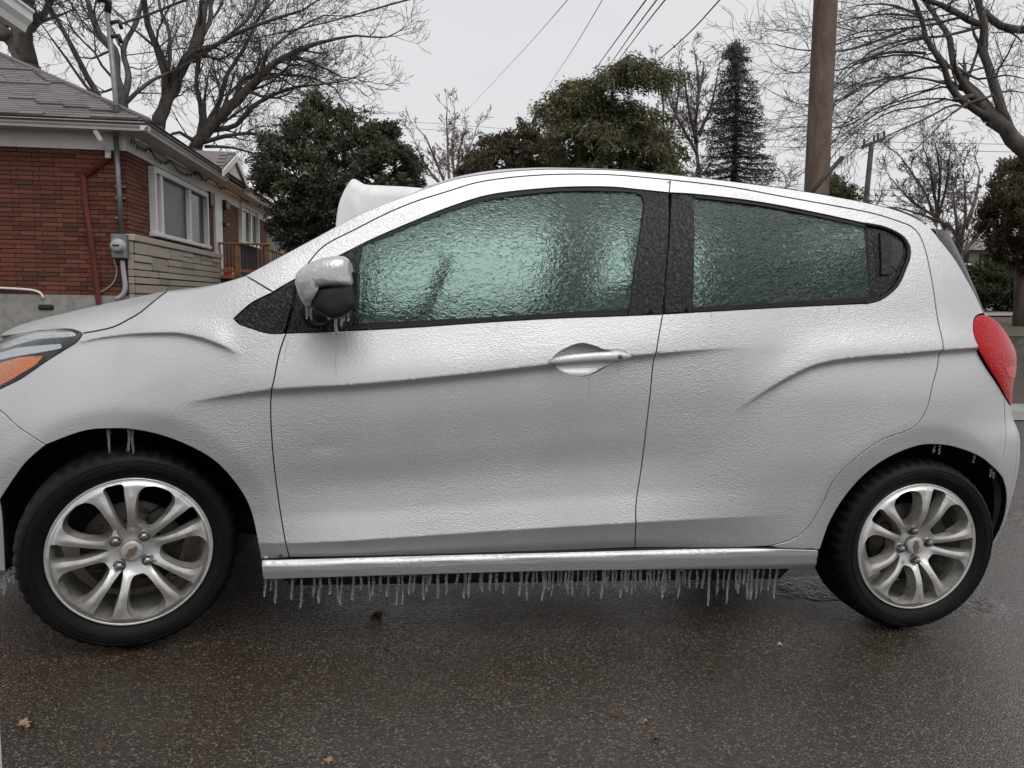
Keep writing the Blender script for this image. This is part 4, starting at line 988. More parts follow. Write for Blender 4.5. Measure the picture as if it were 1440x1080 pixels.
# windows
def window(u0,v0,u1,v1,mull,curtain):
    a=hB(u0,v0);c=hB(u1,v1);y0,y1=a[1],c[1];z1=a[2];z0=c[2]
    mb=MB();t=.09
    for q in((y0,y0+t),(y1-t,y1)): mb.box((.04,(q[0]+q[1])/2,(z0+z1)/2),(.12,t,z1-z0))
    mb.box((.042,(y0+y1)/2,z1-t/2),(.118,y1-y0-2*t,t));mb.box((.05,(y0+y1)/2,z0+.03),(.16,y1-y0+.08,.07),bev=.01)
    w=hpart(mb,'window',WHITE);ys_=[y0+t]+[hB(m,300)[1] for m in mull]+[y1-t]
    for i,m in enumerate(ys_[1:-1]):
        mb=MB();mb.box((.035,m,(z0+z1)/2),(.09,.13,z1-z0-.12));hpart(mb,'window_mullion',WHITE,w)
    for i in range(len(ys_)-1):
        mb=MB();mb.box((.008,(ys_[i]+ys_[i+1])/2,(z0+z1)/2),(.012,ys_[i+1]-ys_[i],z1-z0-.02));hpart(mb,'window_pane',CURT if i in curtain else PANE,w)
    return w
window(208,233,288,350,(222,262),(1,));window(334,283,360,350,(349,),(1,))
# door recess post, wall lamp, letter box
def bbox(u0,v0,u1,v1,x0,x1,name,mat,bev=0):
    a=hB(u0,v0,x1);c=hB(u1,v1,x1);mb=MB();mb.box(((x0+x1)/2,(a[1]+c[1])/2,(a[2]+c[2])/2),(x1-x0,abs(c[1]-a[1]),abs(a[2]-c[2])),bev=bev);return hpart(mb,name,mat)
bbox(302,268,315,392,.0,.06,'door_panel',WHITE)
bbox(296,269,302,292,.03,.12,'wall_lamp',BLK,.02);bbox(318,312,324,320,.03,.14,'letter_box',BLK,.02);bbox(318,281,324,296,.03,.14,'wall_lamp',BLK,.02)
# porch deck and railing
yd=hB(304,360)[1]
deck=empty('porch_railing',rot=HM);tag(deck,'stained wooden porch railing with black metal balusters in front of the brick house','railing');WM[deck.name]=HM
zr=hA(304,343,yd)[2];zd=hA(304,388,yd)[2];xr=hA(376,345,yd)[0];x0r=hA(304,345,yd)[0]
print('deck',yd,zr,zd,x0r,xr)
def dpart(mb,name,mat): o=mb.build(name,mat,None);o.parent=deck;return o
for x in(x0r,xr,hA(334,345,yd)[0]):
    mb=MB();mb.box((x,yd,(zr+zd)/2-.25),(.10,.10,zr-zd+.5));dpart(mb,'post',WOOD)
mb=MB();mb.box(((x0r+xr)/2,yd,zr+.015),(xr-x0r+.14,.14,.04),bev=.01);dpart(mb,'top_rail',WOOD);mb=MB();mb.box(((x0r+xr)/2,yd,zd+.12),(xr-x0r,.05,.06));dpart(mb,'bottom_rail',WOOD)
n=14
for i in range(1,n):
    mb=MB();mb.box((x0r+(xr-x0r)*i/n,yd,(zr+zd)/2+.02),(.018,.018,zr-zd-.05));dpart(mb,'baluster',BLK)
mb=MB();mb.box(((x0r+xr)/2+.4,yd+1.3,zd-.02),(xr-x0r+1.0,2.7,.06));dpart(mb,'deck_board',WOOD)
e=hA(376,345,yd);mb=MB();mb.box((xr+.05,yd+1.4,zr-.10),(.12,2.7,.04),bev=.01);dpart(mb,'side_rail',WOOD)
for i in range(1,10):
    mb=MB();mb.box((xr+.05,yd+.28*i,(zr+zd)/2-.08),(.018,.018,zr-zd-.05));dpart(mb,'baluster',BLK)
mb=MB();mb.box((xr+.05,yd+2.75,(zr+zd)/2-.1),(.1,.1,zr-zd));dpart(mb,'post',WOOD)
q=hA(318,388,yd+.5);mb=MB();mb.box((q[0],yd+.5,q[2]),(.30,.28,.36),bev=.03);o=mb.build('plastic_bin',ORP,None);o.matrix_world=HM;tag(o,'orange plastic bin standing behind the wooden porch railing','bin')
# meter, mast, conduit
met=empty('electricity_meter',rot=HM);tag(met,'grey electricity meter box with round glass dial on the brick wall corner','meter')
a=hA(158,329,-.1);c=hA(181,364,-.1);mb=MB();mb.box(((a[0]+c[0])/2,-.11,(a[2]+c[2])/2),(c[0]-a[0],.16,a[2]-c[2]),bev=.015);mo_=mb.build('box',GALV,None);mo_.parent=met
q=hA(166,346,-.2);mb=MB();mb.lathe([(0,-.09),(.07,-.09),(.09,-.07),(.095,0),(.11,.0),(.11,.02)],28,Matrix.Translation((q[0],-.20,q[2])));mb=mb.build('dial',PVC,None);mb.parent=met
mb=MB();mb.box((q[0],-.293,q[2]+.005),(.10,.006,.025));mb=mb.build('dial_slot',BLK,None);mb.parent=met
mast=empty('service_mast',rot=HM);tag(mast,'galvanised service mast rising through the eave of the brick house','mast')
def mpart(pts,r,mat,name,k=10,par=None):
    mb=MB();mb.tube(pts,r,k);o=mb.build(name,mat,None);o.parent=par or mast;return o
m0=hA(171,328,-.12);m1=hA(163,192,-.12);m2=hA(164,157,-.12);m3=hA(151,12,-.12)
mpart([m0,m1],.036,GALV,'lower_pipe');mpart([m1+[0,0,.0],m2,m3],.036,GALV,'upper_pipe');
mb=MB();mb.lathe([(.12,0),(.06,.05),(.045,.12)],16,Matrix.Translation(m2-[0,0,.03])@Matrix.Rotation(math.pi/2,4,'X'));o=mb.build('roof_boot',BLK,None);o.parent=mast
mpart([m3-[0,0,.05],m3+[.02,0,.08],m3+[-.04,-.06,.12],m3+[-.10,-.1,.08]],.05,BLK,'weatherhead')
for v,(u1,v1) in((32,(168,46)),(52,(170,52))):
    q=hA(155,v,-.12);mpart([q,q+[.13,-.02,.02],q+[.16,-.02,-.08]],.03,BLK,'insulator')
for v in(262,278,306): q=hA(168,v,-.10);mb=MB();mb.box((q[0],-.06,q[2]),(.14,.06,.025));o=mb.build('strap',GALV,None);o.parent=mast
cd_=[hA(u,v,-.10) for u,v in((172,366),(174,385),(176,400),(175,410),(170,417),(163,421))]
mb=MB();mb.tube(catmull(cd_,.05),.035,10);o=mb.build('conduit',PVC,None);o.parent=met
mb=MB();mb.tube(catmull([hA(u,v,-.05) for u,v in((160,365),(164,378),(161,395),(150,406),(140,411))],.05),.009,6);o=mb.build('loose_cable',PVC,None);o.parent=met
dsp=empty('downspout',rot=HM);tag(dsp,'red painted downspout with white elbow bent down the brick side wall','downspout')
mb=MB();P=[hA(u,v,-.06) for u,v in((152,222),(118,246))];mb.tube(P,.040,4,smooth=False);P=[hA(u,v,-.06) for u,v in((116,245),(120,290),(129,350),(139,428))];mb.tube(P,.042,4,smooth=False);o=mb.build('pipe',REDP,None);o.parent=dsp
mb=MB();mb.tube([hA(134,183,-OH+.05),hA(141,196,-.35),hA(152,213,-.1),hA(152,222,-.08)],.042,4,smooth=False);o=mb.build('elbow',WHITE,None);o.parent=dsp
mb=MB();mb.tube(catmull([hA(u,v,-.06) for u,v in((-60,402),(0,405),(50,409),(58,413),(61,420))],.06),.018,8);o=mb.build('wall_pipe',WHITE,None);o.matrix_world=HM;tag(o,'thin white pipe running along the foot of the brick side wall','pipe')
mb=MB();px=[(184,196),(189,200),(193,204),(202,210),(211,209),(218,220),(231,228),(240,226),(249,237),(257,243),(269,245),(276,241),(287,252),(298,249),(309,263),(320,264),(331,271),(349,283),(358,278),(366,286)]
P=catmull([hB(u,v,.12) for u,v in px],.06);mb.tube(P,.006,5)
for i in range(1,len(P),2):
    q=P[i];mb.tube([q,q+[rnd.uniform(-.03,.03),rnd.uniform(-.03,.03),-.05]],[.014,.006],5)
o=mb.build('string_lights',BLK,None);o.matrix_world=HM;tag(o,'unlit string of dark festive bulbs sagging along the white eaves','string lights')
# ---- eave and post of the building next to the camera
mb=MB()
def slab(pts,th,mat,name,parent=None):
    mb=MB();V=[np.array(p,float) for p in pts];n=len(V);V=V+[v+np.array(th) for v in V];mb.add(V,[tuple(range(n)),tuple(range(n,2*n))[::-1]]+[(i,(i+1)%n,n+(i+1)%n,n+i) for i in range(n)],False);return mb.build(name,mat,parent)
ev=empty('near_eave',P3(0,25,3.2));tag(ev,'white gutter end of a near roof poking into the top left corner','gutter')
A=P3(25,33,3.2);B=P3(-260,-160,2.2)
dirv=(B-A)/np.linalg.norm(B-A);outv=np.cross(dirv,GV);outv/=np.linalg.norm(outv)
mb=MB();pr=[(0,-.035),(.03,-.035),(.04,-.01),(.06,.01),(.062,.04),(.07,.045),(.07,.055),(0,.055)];V=[]
for E_ in(A,B):
    for a,h in pr: V.append(E_-outv*a+GV*h)
n=len(pr);mb.add(V,[(i,(i+1)%n,n+(i+1)%n,n+i) for i in range(n)]+[tuple(range(n)),tuple(range(n,2*n))],False);mb.build('gutter_trough',WHITE,ev,fix=True)
c=P3(0,1030,1.25);q=c-CR*.088
mb=MB();mb.box((0,0,1.2),(.11,.11,2.4),bev=.004);base=q.copy();
zz=base[2];base=base-GV*(zz);MM=Matrix(((dA[0],dB[0],GV[0],base[0]),(dA[1],dB[1],GV[1],base[1]),(dA[2],dB[2],GV[2],base[2]),(0,0,0,1)))
o=mb.build('white_post',WHITE,None);o.matrix_world=MM;tag(o,'white painted post at the lower left edge beside the asphalt','post')
# ================================================================ BARE TREES
def bark(name,c0,c1):
    b=NB(name);b.col(b.ramp(b.noise(6,5,.65,b.map((1,1,.35))),[(.36,c0),(.64,c1)]));b.set(Roughness=.75);b.bump(b.noise(14,5,.65,b.map((2,2,.5))),.03);return b.m
BARK=bark('dark_bark',(.045,.039,.034),(.125,.110,.096));BARKB=bark('brown_bark',(.07,.052,.045),(.16,.125,.11));BARKP=bark('pinkish_bark',(.18,.135,.125),(.32,.26,.24))
UPV=GV
class Tree:
    def __init__(s,seed,kmin=3): s.r=random.Random(seed);s.tr=MB();s.cr=MB();s.n=0;s.tips=[]
    def rv(s): return np.array([s.r.gauss(0,1),s.r.gauss(0,1),s.r.gauss(0,1)])
    def branch(s,p,d,L_,r,lev,maxlev,up=.25,wig=.18,ratio=.62,dens=1.0,droop=0,rmin=.004,flat=1.0):
        n=max(4,int(3+L_*2.2)) if lev<maxlev else 4
        n=min(n,9);P=[p];D_=[d];st=L_/n
        for i in range(n):
            d=d+s.rv()*wig*np.array([1,flat,1])+UPV*(up*.12-droop*.10*i/n);d=d/np.linalg.norm(d);p=p+d*st;P.append(p);D_.append(d)
        t=np.linspace(0,1,n+1);rad=np.maximum(r*(1-.72*t),rmin)
        s.cr.tube(P,rad,5 if r>.03 else 3,cap=False,smooth=True);s.n+=1
        if lev>=maxlev: return
        k=int(round((2.6+L_*1.7)*dens)); k=max(2,min(k,9))
        for j in range(k):
            t=s.r.uniform(.25,1.0) if j else 1.0;i=min(n-1,int(t*n));a=P[i]+(P[i+1]-P[i])*(t*n-i) if i<n else P[-1]
            dd=D_[i];q=s.rv()*np.array([1,flat,1]);q=q-dd*(q@dd);q/=np.linalg.norm(q)+1e-9;an=s.r.uniform(.35,.85)
            nd=dd*math.cos(an)+q*math.sin(an)
            s.branch(a,nd,L_*s.r.uniform(ratio*.75,ratio*1.2)*(1-.25*t),max(r*(1-.6*t)*s.r.uniform(.5,.75),rmin),lev+1,maxlev,up,wig,ratio,dens,droop,rmin,flat)
def limb(tree,px,r0,r1,d,dd=0,spawn=1.0,L0=2.0,maxlev=3,per=.55,up=.3,start=.12,droop=0,rmin=.005,wig=.18,side=None,ratio=.62,dens=1.0):
    px=np.array(px,float);n=len(px);ds=d+dd*np.linspace(0,1,n)**1.2
    P=np.array([P3(u,v,q) for (u,v),q in zip(px,ds)]);P=catmull(P,.35);m=len(P);t=np.linspace(0,1,m)
    R=(r0*(1-t)+r1*t)*d/F*(1+.06*np.sin(t*23+px[0,0]))
    jit=np.array([[tree.r.gauss(0,1) for _ in range(3)] for _ in range(m)])*R[:,None]*.10;P=P+jit
    tree.tr.tube(P,R,9,smooth=True)
    Ls=np.linalg.norm(P[-1]-P[0]);k=int(Ls/per*spawn);T=np.gradient(P,axis=0)
    for j in range(k):
        q=tree.r.uniform(start,1);i=min(m-1,int(q*(m-1)));dd_=T[i]/np.linalg.norm(T[i]);v=tree.rv();v=v-dd_*(v@dd_);v/=np.linalg.norm(v)
        if side is not None: v=v+np.array(side);v/=np.linalg.norm(v)
        an=tree.r.uniform(.45,.95);nd=dd_*math.cos(an)+v*math.sin(an)
        tree.branch(P[i],nd,L0*tree.r.uniform(.5,1.15)*(1.1-.45*q),max(R[i]*tree.r.uniform(.28,.5),rmin*1.5),0,maxlev,up=up,droop=droop,rmin=rmin,wig=wig,ratio=ratio,dens=dens)
    # the limb runs on past the traced end
    tree.branch(P[-1],T[-1]/np.linalg.norm(T[-1]),L0*1.1,R[-1],0,maxlev,up=up,droop=droop,rmin=rmin,wig=wig,ratio=ratio,dens=dens)
def finish(tree,name,label,mat,group=None,base=None):
    V=np.concatenate(tree.tr.v);b0=V[V[:,2].argmin()]
    e=empty(name,(float(b0[0]),float(b0[1]),float(terr(b0[0],b0[1]))));tag(e,label,'tree',group)
    tree.tr.build('trunk',mat,e);c=tree.cr.build('crown',mat,e);return e
def root_to_ground(tree,u,v,d,r0):
    a=P3(u,v,d);zt_=float(terr(a[0],a[1]));b_=a-GV*(a[2]-zt_)/GV[2];tree.tr.tube([b_-GV*.3,b_+GV*.5,a],[r0*d/F*1.5,r0*d/F*1.2,r0*d/F],10)
def E_(s,ox,oy,pts): return [(ox+a/s,oy+b_/s) for a,b_ in pts]
Z5=lambda *p:E_(2.769,0,0,p)
Z6=lambda *p:E_(3.6,1080,0,p)
# tree A: left edge
t=Tree(11);d=19;root_to_ground(t,38,92,d,17)
limb(t,[(38,100),(25,70),(12,52),(-6,38),(-30,20)],13,6,d,1.5,1.0,2.6,3,.8);limb(t,[(42,95),(36,62),(37,30),(38,0),(42,-60)],11,6,d,-.8,1.2,2.4,3,.7)
limb(t,Z5((100,130),(150,90),(190,20),(215,-60)),5,3,d,-1,1.2,2.0,3,.6);limb(t,[(30,75),(20,30),(28,0),(20,-60)],6,4,d,1.5,1,2.0,3,.7);limb(t,[(5,52),(-10,10),(5,-50)],6,4,d,2,1,2,3,.7)
finish(t,'bare_tree','bare dark tree behind the left end of the shingle roof, cut by the photo edge',BARK)
# tree B: behind the mast
t=Tree(12);d=19;root_to_ground(t,178,160,d,9)
limb(t,Z5((485,430),(455,300),(440,190),(385,130),(340,0),(320,-90)),7,3,d,1,1.3,1.9,3,.6);limb(t,Z5((395,395),(340,300),(290,200),(225,80),(190,20)),4.5,2.2,d,-1,1.3,1.6,3,.6)
limb(t,Z5((480,410),(500,300),(480,190),(530,90),(560,-20)),5,2.5,d,1.5,1.3,1.6,3,.6);limb(t,Z5((470,420),(530,360),(600,310),(690,270),(760,230)),3.5,1.5,d,1,1.5,1.5,3,.6);limb(t,Z5((385,390),(330,330),(260,230),(200,150)),2.5,1.2,d,-1,1.3,1.3,2,.6)
root_to_ground(t,144,145,d,5)
finish(t,'bare_tree','bare tree with slim limbs rising just behind the service mast',BARK)
# tree C: thick double trunk
t=Tree(13);d=20;root_to_ground(t,221,178,d,10)
limb(t,Z5((612,500),(650,390),(700,275),(745,205),(778,110),(796,0),(815,-110)),9.5,5,d,0,1.3,2.3,3,.7);limb(t,Z5((645,370),(640,290),(612,190),(575,100),(562,0),(550,-100)),5.5,3,d,-1.5,1.3,2.0,3,.65)
limb(t,Z5((650,300),(662,200),(655,110),(625,40),(610,-60)),3.2,1.8,d,1.5,1.3,1.6,3,.6);limb(t,Z5((745,205),(830,180),(900,140),(970,110),(1080,70),(1180,40)),3.6,1.4,d,-1,1.8,1.7,3,.5)
limb(t,Z5((765,150),(815,90),(820,0),(850,-80)),4,2.4,d,1,1.2,1.7,3,.6);limb(t,Z5((750,240),(860,160),(960,80),(1000,0),(1030,-60)),2.8,1.4,d,2,1.6,1.7,3,.5);limb(t,Z5((700,270),(760,215),(850,230),(930,190)),2,1,d,1,1.5,1.4,3,.5)
finish(t,'bare_tree','tall bare tree with thick forked trunk over the brick house roof',BARK)
# tree D: wide spreading
t=Tree(14);d=21;root_to_ground(t,274,210,d,11)
limb(t,Z5((755,580),(800,520),(860,450),(930,385),(1000,310),(1080,240),(1200,180),(1310,150)),9,2,d,-1,1.8,1.7,3,.5);limb(t,Z5((775,540),(787,440),(765,340),(772,230),(800,120)),4.5,1.8,d,1,1.4,1.7,3,.55)
limb(t,Z5((800,500),(860,380),(885,290),(950,190),(1000,80),(1060,10)),4,1.6,d,1.5,1.6,1.8,3,.5);limb(t,Z5((760,555),(700,515),(640,540)),3,1.4,d,-1,1,1.1,2,.6)
limb(t,Z5((820,510),(920,485),(980,420),(1060,370),(1150,340),(1240,330)),4,1.4,d,-1.5,1.8,1.5,3,.45);limb(t,Z5((790,555),(880,530),(980,520),(1080,540)),3.4,1.2,d,-2,1.6,1.3,3,.45)
limb(t,Z5((900,410),(960,300),(1080,290),(1200,300),(1300,340)),3,1.1,d,-1,1.8,1.4,3,.45);limb(t,Z5((1000,310),(1060,190),(1180,100),(1260,60)),2.6,1.1,d,1,1.8,1.5,3,.45);limb(t,Z5((800,570),(900,575),(1000,600)),2.5,1.,d,-2,1.6,1.2,2,.5)
limb(t,Z5((1090,235),(1160,230),(1250,260),(1330,300)),2,.9,d,-1,1.8,1.1,3,.45);limb(t,Z5((870,440),(960,350),(1020,230),(1100,150)),2.4,1,d,2,1.8,1.4,3,.45)
finish(t,'bare_tree','wide spreading bare tree arching over the house towards the green cedar',BARK)
# tree E: big tree on the right, long arching branches
t=Tree(15);d=13;
limb(t,Z6((1400,900),(1296,775),(1200,650),(1130,590)),12.0,10.4,d,0,.1,1,2);
limb(t,Z6((1140,595),(1080,573),(960,490),(922,430),(890,340),(800,190),(770,80),(740,0),(700,-120)),5.6,2.0,d,-.8,1.2,1.5,3,.5,rmin=.0035)
limb(t,Z6((1165,600),(1060,470),(950,370),(920,200),(860,100),(790,0),(740,-90)),5.6,2.4,d,.8,1.2,1.5,3,.5,rmin=.0035)
limb(t,Z6((1210,640),(1140,420),(1090,260),(1090,120),(1060,0),(1040,-120)),7.2,4.0,d,0,1.2,1.6,3,.55,rmin=.0035)
limb(t,Z6((1080,130),(960,70),(870,25),(800,0),(700,-60)),4.8,2.8,d,-.5,1.5,1.5,3,.5,rmin=.0035)
limb(t,Z6((1090,60),(1180,130),(1296,150),(1400,150)),4.8,6.4,d,1,1,1.4,3,.5,rmin=.0035)
arcs=[((925,430),(750,395),(600,410),(450,450),(340,520)),((925,430),(800,400),(640,390),(500,400),(345,490),(330,560)),((800,270),(640,262),(480,300),(380,350),(335,430)),((960,515),(890,500),(700,515),(560,570),(430,650),(330,720)),
((1080,575),(950,530),(800,600),(620,680),(500,740)),((930,340),(800,345),(650,390),(480,430),(300,560),(150,590)),((880,120),(700,140),(560,170),(420,200),(300,240)),((790,90),(620,70),(450,90),(330,120)),((700,150),(600,190),(450,240),(340,260),(150,250),(40,225)),
((810,190),(650,230),(500,310),(360,420),(310,480)),((890,330),(740,280),(560,290),(420,340),(350,420)),((1090,130),(900,180),(700,200),(520,260),(420,340),(100,370)),((900,500),(780,540),(640,560),(520,620),(410,700),(320,800)),((1060,470),(880,440),(700,500),(520,560),(360,640)),((1000,80),(850,120),(640,150),(480,160),(360,200)),
((1100,340),(960,380),(820,450),(700,480),(560,560),(450,660)),((1150,480),(1020,520),(900,600),(830,680),(740,760)),((770,80),(650,30),(520,20),(400,40)),((1000,-20),(800,60),(640,40),(500,80),(370,130)),((640,390),(520,470),(430,560),(350,690)),((940,330),(1060,400),(1200,380),(1300,400)),((1110,380),(1200,330),(1300,345)),((1130,480),(1230,460),(1330,480)),((480,450),(300,520),(150,525),(20,465)),((520,560),(400,640),(250,640),(60,650)),((420,200),(250,270),(150,370),(40,330)),((450,160),(300,130),(150,150)),((800,345),(1000,320),(1100,350))]
for i,a in enumerate(arcs):
    q=Z6(*a);limb(t,q,1.35+.4*(i%3) if i<23 else .9,.55,d,(-1.2,.8,1.6,-.4)[i%4],1.8,.95,2,.40,up=-.1+.25*(i%2),start=.2,rmin=.003,wig=.13,droop=.2)
a=P3(1490,300,d);t.tr.tube([P3(1458,235,d),P3(1478,290,d),P3(1486,420,d),P3(1488,600,d)],[.20,.23,.26,.32],10)
finish(t,'bare_tree','large bare tree leaning in from the right with long sweeping branches behind the pole',BARK)
# small bare trees far off
def small(seed,base,limbs,d,label,mat=BARK,L0=1.6,lev=3,per=.5,rmin=.008,r0=4,**k):
    t=Tree(seed);root_to_ground(t,base[0],base[1],d,r0)
    for L_ in limbs: limb(t,L_,r0*.75,1.0,d,t.r.uniform(-1.5,1.5),1.3,L0,lev,per,rmin=rmin,**k)
    return finish(t,'bare_tree',label,mat)
small(21,(640,262),[[(628,262),(612,225),(600,195)],[(632,262),(630,215),(628,170)],[(640,262),(636,210),(640,165)],[(645,262),(655,220),(668,190)],[(640,262),(648,205),(655,180)],[(622,262),(600,235),(588,210)]],34,'small pinkish bare tree between the cedar and the brown evergreen',BARKP,.85,3,.32,.010,3.2,up=.5)
small(22,(982,236),[[(982,236),(978,180),(982,120),(978,80)],[(980,200),(968,150),(962,105)],[(982,190),(1000,150),(1008,110)],[(978,170),(985,120),(990,90)],[(980,215),(960,180),(945,150),(935,120)]],30,'slender bare tree beside the narrow spruce above the rear door',BARKB,.8,3,.26,.009,3.5,up=.5)
small(23,(935,240),[[(935,240),(933,190),(932,140),(925,100)],[(935,215),(915,180),(900,160)],[(935,200),(950,160),(955,120)]],32,'thin bare tree half hidden behind the drooping spruce',BARKB,.75,3,.28,.009,2.5,up=.5)
small(24,(1316,310),[[(1316,310),(1300,270),(1280,240),(1270,225)],[(1318,305),(1312,260),(1305,225)],[(1318,310),(1330,265),(1335,225)],[(1316,305),(1285,285),(1265,265)],[(1318,300),(1322,250),(1318,215)]],36,'round-crowned bare tree beyond the roof end between the two poles',BARK,1.1,3,.28,.010,3,up=.35)
small(25,(1350,380),[[(1350,378),(1352,340),(1358,300),(1356,255)],[(1348,350),(1330,325),(1318,300)],[(1352,360),(1372,335),(1390,310)],[(1350,350),(1345,310),(1340,270)],[(1358,320),(1372,280),(1378,240)],[(1352,345),(1336,320),(1290,300),(1262,292)]],24,'bare tree with low fork standing behind the tail of the car',BARKB,.95,3,.32,.008,4.5,up=.35)
small(26,(1106,262),[[(1106,262),(1104,248),(1100,242)],[(1108,262),(1114,250),(1120,244)]],45,'tiny bare tree top left of the big wooden pole',BARKP,1.0,2,.3,.012,1.5)
small(27,(1248,296),[[(1228,296),(1236,282),(1240,272)],[(1228,292),(1222,284),(1218,278)]],50,'tiny bare treetop right of the distant crossarm pole',BARK,.9,2,.3,.012,1.5)
# ================================================================ EVERGREENS
def leafmat(name,stops,rough=.6):
    b=NB(name);g=b.n('ShaderNodeNewGeometry');c=b.ramp(g.outputs['Random Per Island'],stops)
    c=b.mix(b.ramp(b.noise(2.6,3,.6),[(.38,0.),(.62,.75)]),c,stops[0][1]);b.col(c);b.set(Roughness=.42,Specular_IOR_Level=.5)  # noise darkens whole clumps, their shading put into the leaf colour
    t_=b.n('ShaderNodeBsdfTranslucent');b.l(c,t_.inputs[0]);m_=b.n('ShaderNodeMixShader');m_.inputs[0].default_value=.38;b.l(b.p.outputs[0],m_.inputs[1]);b.l(t_.outputs[0],m_.inputs[2]);b.l(m_.outputs[0],b.out.inputs[0]);return b.m
CEDAR=leafmat('cedar_leaf',[(0,(.030,.030,.017)),(.4,(.095,.095,.055)),(.75,(.21,.205,.135)),(1,(.45,.45,.38))])
SPRUCE=leafmat('spruce_needle',[(0,(.030,.031,.013)),(.4,(.12,.12,.050)),(.75,(.27,.26,.115)),(1,(.46,.45,.30))])
BROWNE=leafmat('brown_evergreen',[(0,(.045,.036,.020)),(.5,(.14,.112,.065)),(.85,(.23,.19,.12)),(1,(.36,.32,.24))])
DSPR=leafmat('dark_spruce',[(0,(.018,.020,.015)),(.6,(.060,.062,.048)),(1,(.18,.18,.15))])
HEDGE=leafmat('hedge_leaf',[(0,(.022,.030,.014)),(.6,(.07,.085,.042)),(1,(.18,.19,.11))])
def sprays(C_,D_,size,per,rs_,flat=.35,wid=.45,curve=.3):
    # each spray: a few small bent leaf triangles fanned from a stem
    C_=np.asarray(C_);n=len(C_);m=n*per
    c=np.repeat(C_,per,0);d=np.repeat(D_,per,0)+rs_.normal(0,.55,(m,3));d/=np.linalg.norm(d,axis=1,keepdims=True)
    s=size*rs_.uniform(.5,1.35,(m,1));c=c+rs_.normal(0,size*.55,(m,3))
    w=np.cross(d,rs_.normal(0,1,(m,3)));w/=np.linalg.norm(w,axis=1,keepdims=True);nn=np.cross(d,w)
    V=np.stack([c-w*s*wid*.3,c+w*s*wid*.3,c+d*s*.55+w*s*wid+nn*s*curve*.4,c+d*s-GV*s*.15,c+d*s*.55-w*s*wid+nn*s*curve*.4],1).reshape(-1,3)
    k=np.arange(m)[:,None]*5
    return V,(k+np.array([[0,1,2,3,4]]))
def mesh_np(name,V,Fa,mat,parent):
    me=bpy.data.meshes.new(name);n=len(Fa);L_=Fa.shape[1]
    me.vertices.add(len(V));me.vertices.foreach_set('co',V.astype(np.float32).ravel());me.loops.add(n*L_);me.loops.foreach_set('vertex_index',Fa.astype(np.int32).ravel())
    me.polygons.add(n);me.polygons.foreach_set('loop_start',np.arange(n,dtype=np.int32)*L_);me.polygons.foreach_set('loop_total',np.full(n,L_,np.int32));me.update(calc_edges=True)
    return link(name,me,mat,parent)
def evergreen(name,label,outline,d,depth,nclump,per,size,mat,seed,trunk=None,kind='bush',extra_branches=0,clr=.55,cat='tree',rag=1.0):
    rs_=np.random.RandomState(seed);poly=np.array(outline,float)
    mn,mx_=poly.min(0),poly.max(0);pts=[]
    while len(pts)<nclump:
        p=rs_.uniform(mn,mx_,(nclump,2));p=p[inside(p,poly)];pts+=list(p)
    pts=np.array(pts[:nclump]);ed=catmull_lin(poly,4.0)
    dist=np.array([np.linalg.norm(ed-p,axis=1).min() for p in pts]);R=max(dist.max(),1)
    th=depth*np.sqrt(np.clip(dist/R,0.02,1));off=-th*rs_.uniform(-.4,1,len(pts))**1 + 0
    C_=np.array([P3(u,v,d+o) for (u,v),o in zip(pts,off)])
    cen=np.array([P3(poly[:,0].mean(),poly[:,1].mean()+20,d)])
    out=C_-cen;out/=np.maximum(np.linalg.norm(out,axis=1,keepdims=True),1e-6)
    # clumps with gaps between: gather the points round fewer centres
    nb_=max(12,nclump//11);big=C_[rs_.choice(nclump,nb_,replace=False)]+rs_.normal(0,.05,(nb_,3));near=np.array([np.argmin(((big-c)**2).sum(1)) for c in C_])
    pull=rs_.uniform(.15,.75,(nclump,1));C_=C_*(1-pull)+big[near]*pull+out*rs_.exponential(.05*rag,(nclump,1))
    cl=rs_.normal(0,1,(nclump,3));D_=out*.8+GV*(.35 if kind=='bush' else -.25)
    sub=5;CC=np.repeat(C_,sub,0)+rs_.normal(0,clr*size*2.2,(nclump*sub,3))*np.array([1,1,.6]);DD=np.repeat(D_,sub,0)
    V,Fa=sprays(CC,DD,size,per,rs_,wid=.26)
    a=P3(trunk[0],trunk[1],d) if trunk else P3(poly[:,0].mean(),poly[:,1].max(),d);zt_=float(terr(a[0],a[1]));b_=a-GV*((a[2]-zt_)/GV[2])
    e=empty(name,tuple(b_));tag(e,label,cat)
    mb=MB();top=P3(trunk[2],trunk[3],d) if trunk and len(trunk)>2 else C_[C_[:,2].argmax()]
    mb.tube([b_-GV*.3,b_*.5+top*.5,top],[.18*d/20,.12*d/20,.03],8)
    # limbs carrying the clumps
    for i in rs_.choice(nclump,min(nclump,36+extra_branches),replace=False):
        q=C_[i];s0=b_+(top-b_)*np.clip(((q-b_)@(top-b_))/((top-b_)@(top-b_))-.08,.05,.98);mb.tube([s0,(s0+q)/2+GV*.1,q],[.035,.022,.008],4,cap=False)
    mb.build('trunk',BARKB,e);mesh_np('crown',V,Fa,mat,e);return e
evergreen('cedar_tree','broad dark green cedar with pointed top right of the brick house',[(360,235),(366,205),(385,190),(402,180),(412,165),(430,155),(440,138),(448,130),(460,138),(468,155),(482,158),(490,172),(505,172),(520,178),(532,172),(550,182),(560,195),(575,205),(582,225),(580,245),(592,258),(590,300),(540,330),(470,345),(400,345),(378,320),(385,290),(365,262)],15,1.6,1500,13,.062,CEDAR,31,(455,330,450,150))
evergreen('evergreen_tree','brownish evergreen crown showing left of the drooping spruce',[(648,245),(660,215),(680,205),(690,195),(700,200),(715,185),(735,178),(750,190),(765,192),(790,205),(800,245),(780,262),(660,262)],24,1.6,600,12,.085,BROWNE,32,(720,260,722,190))
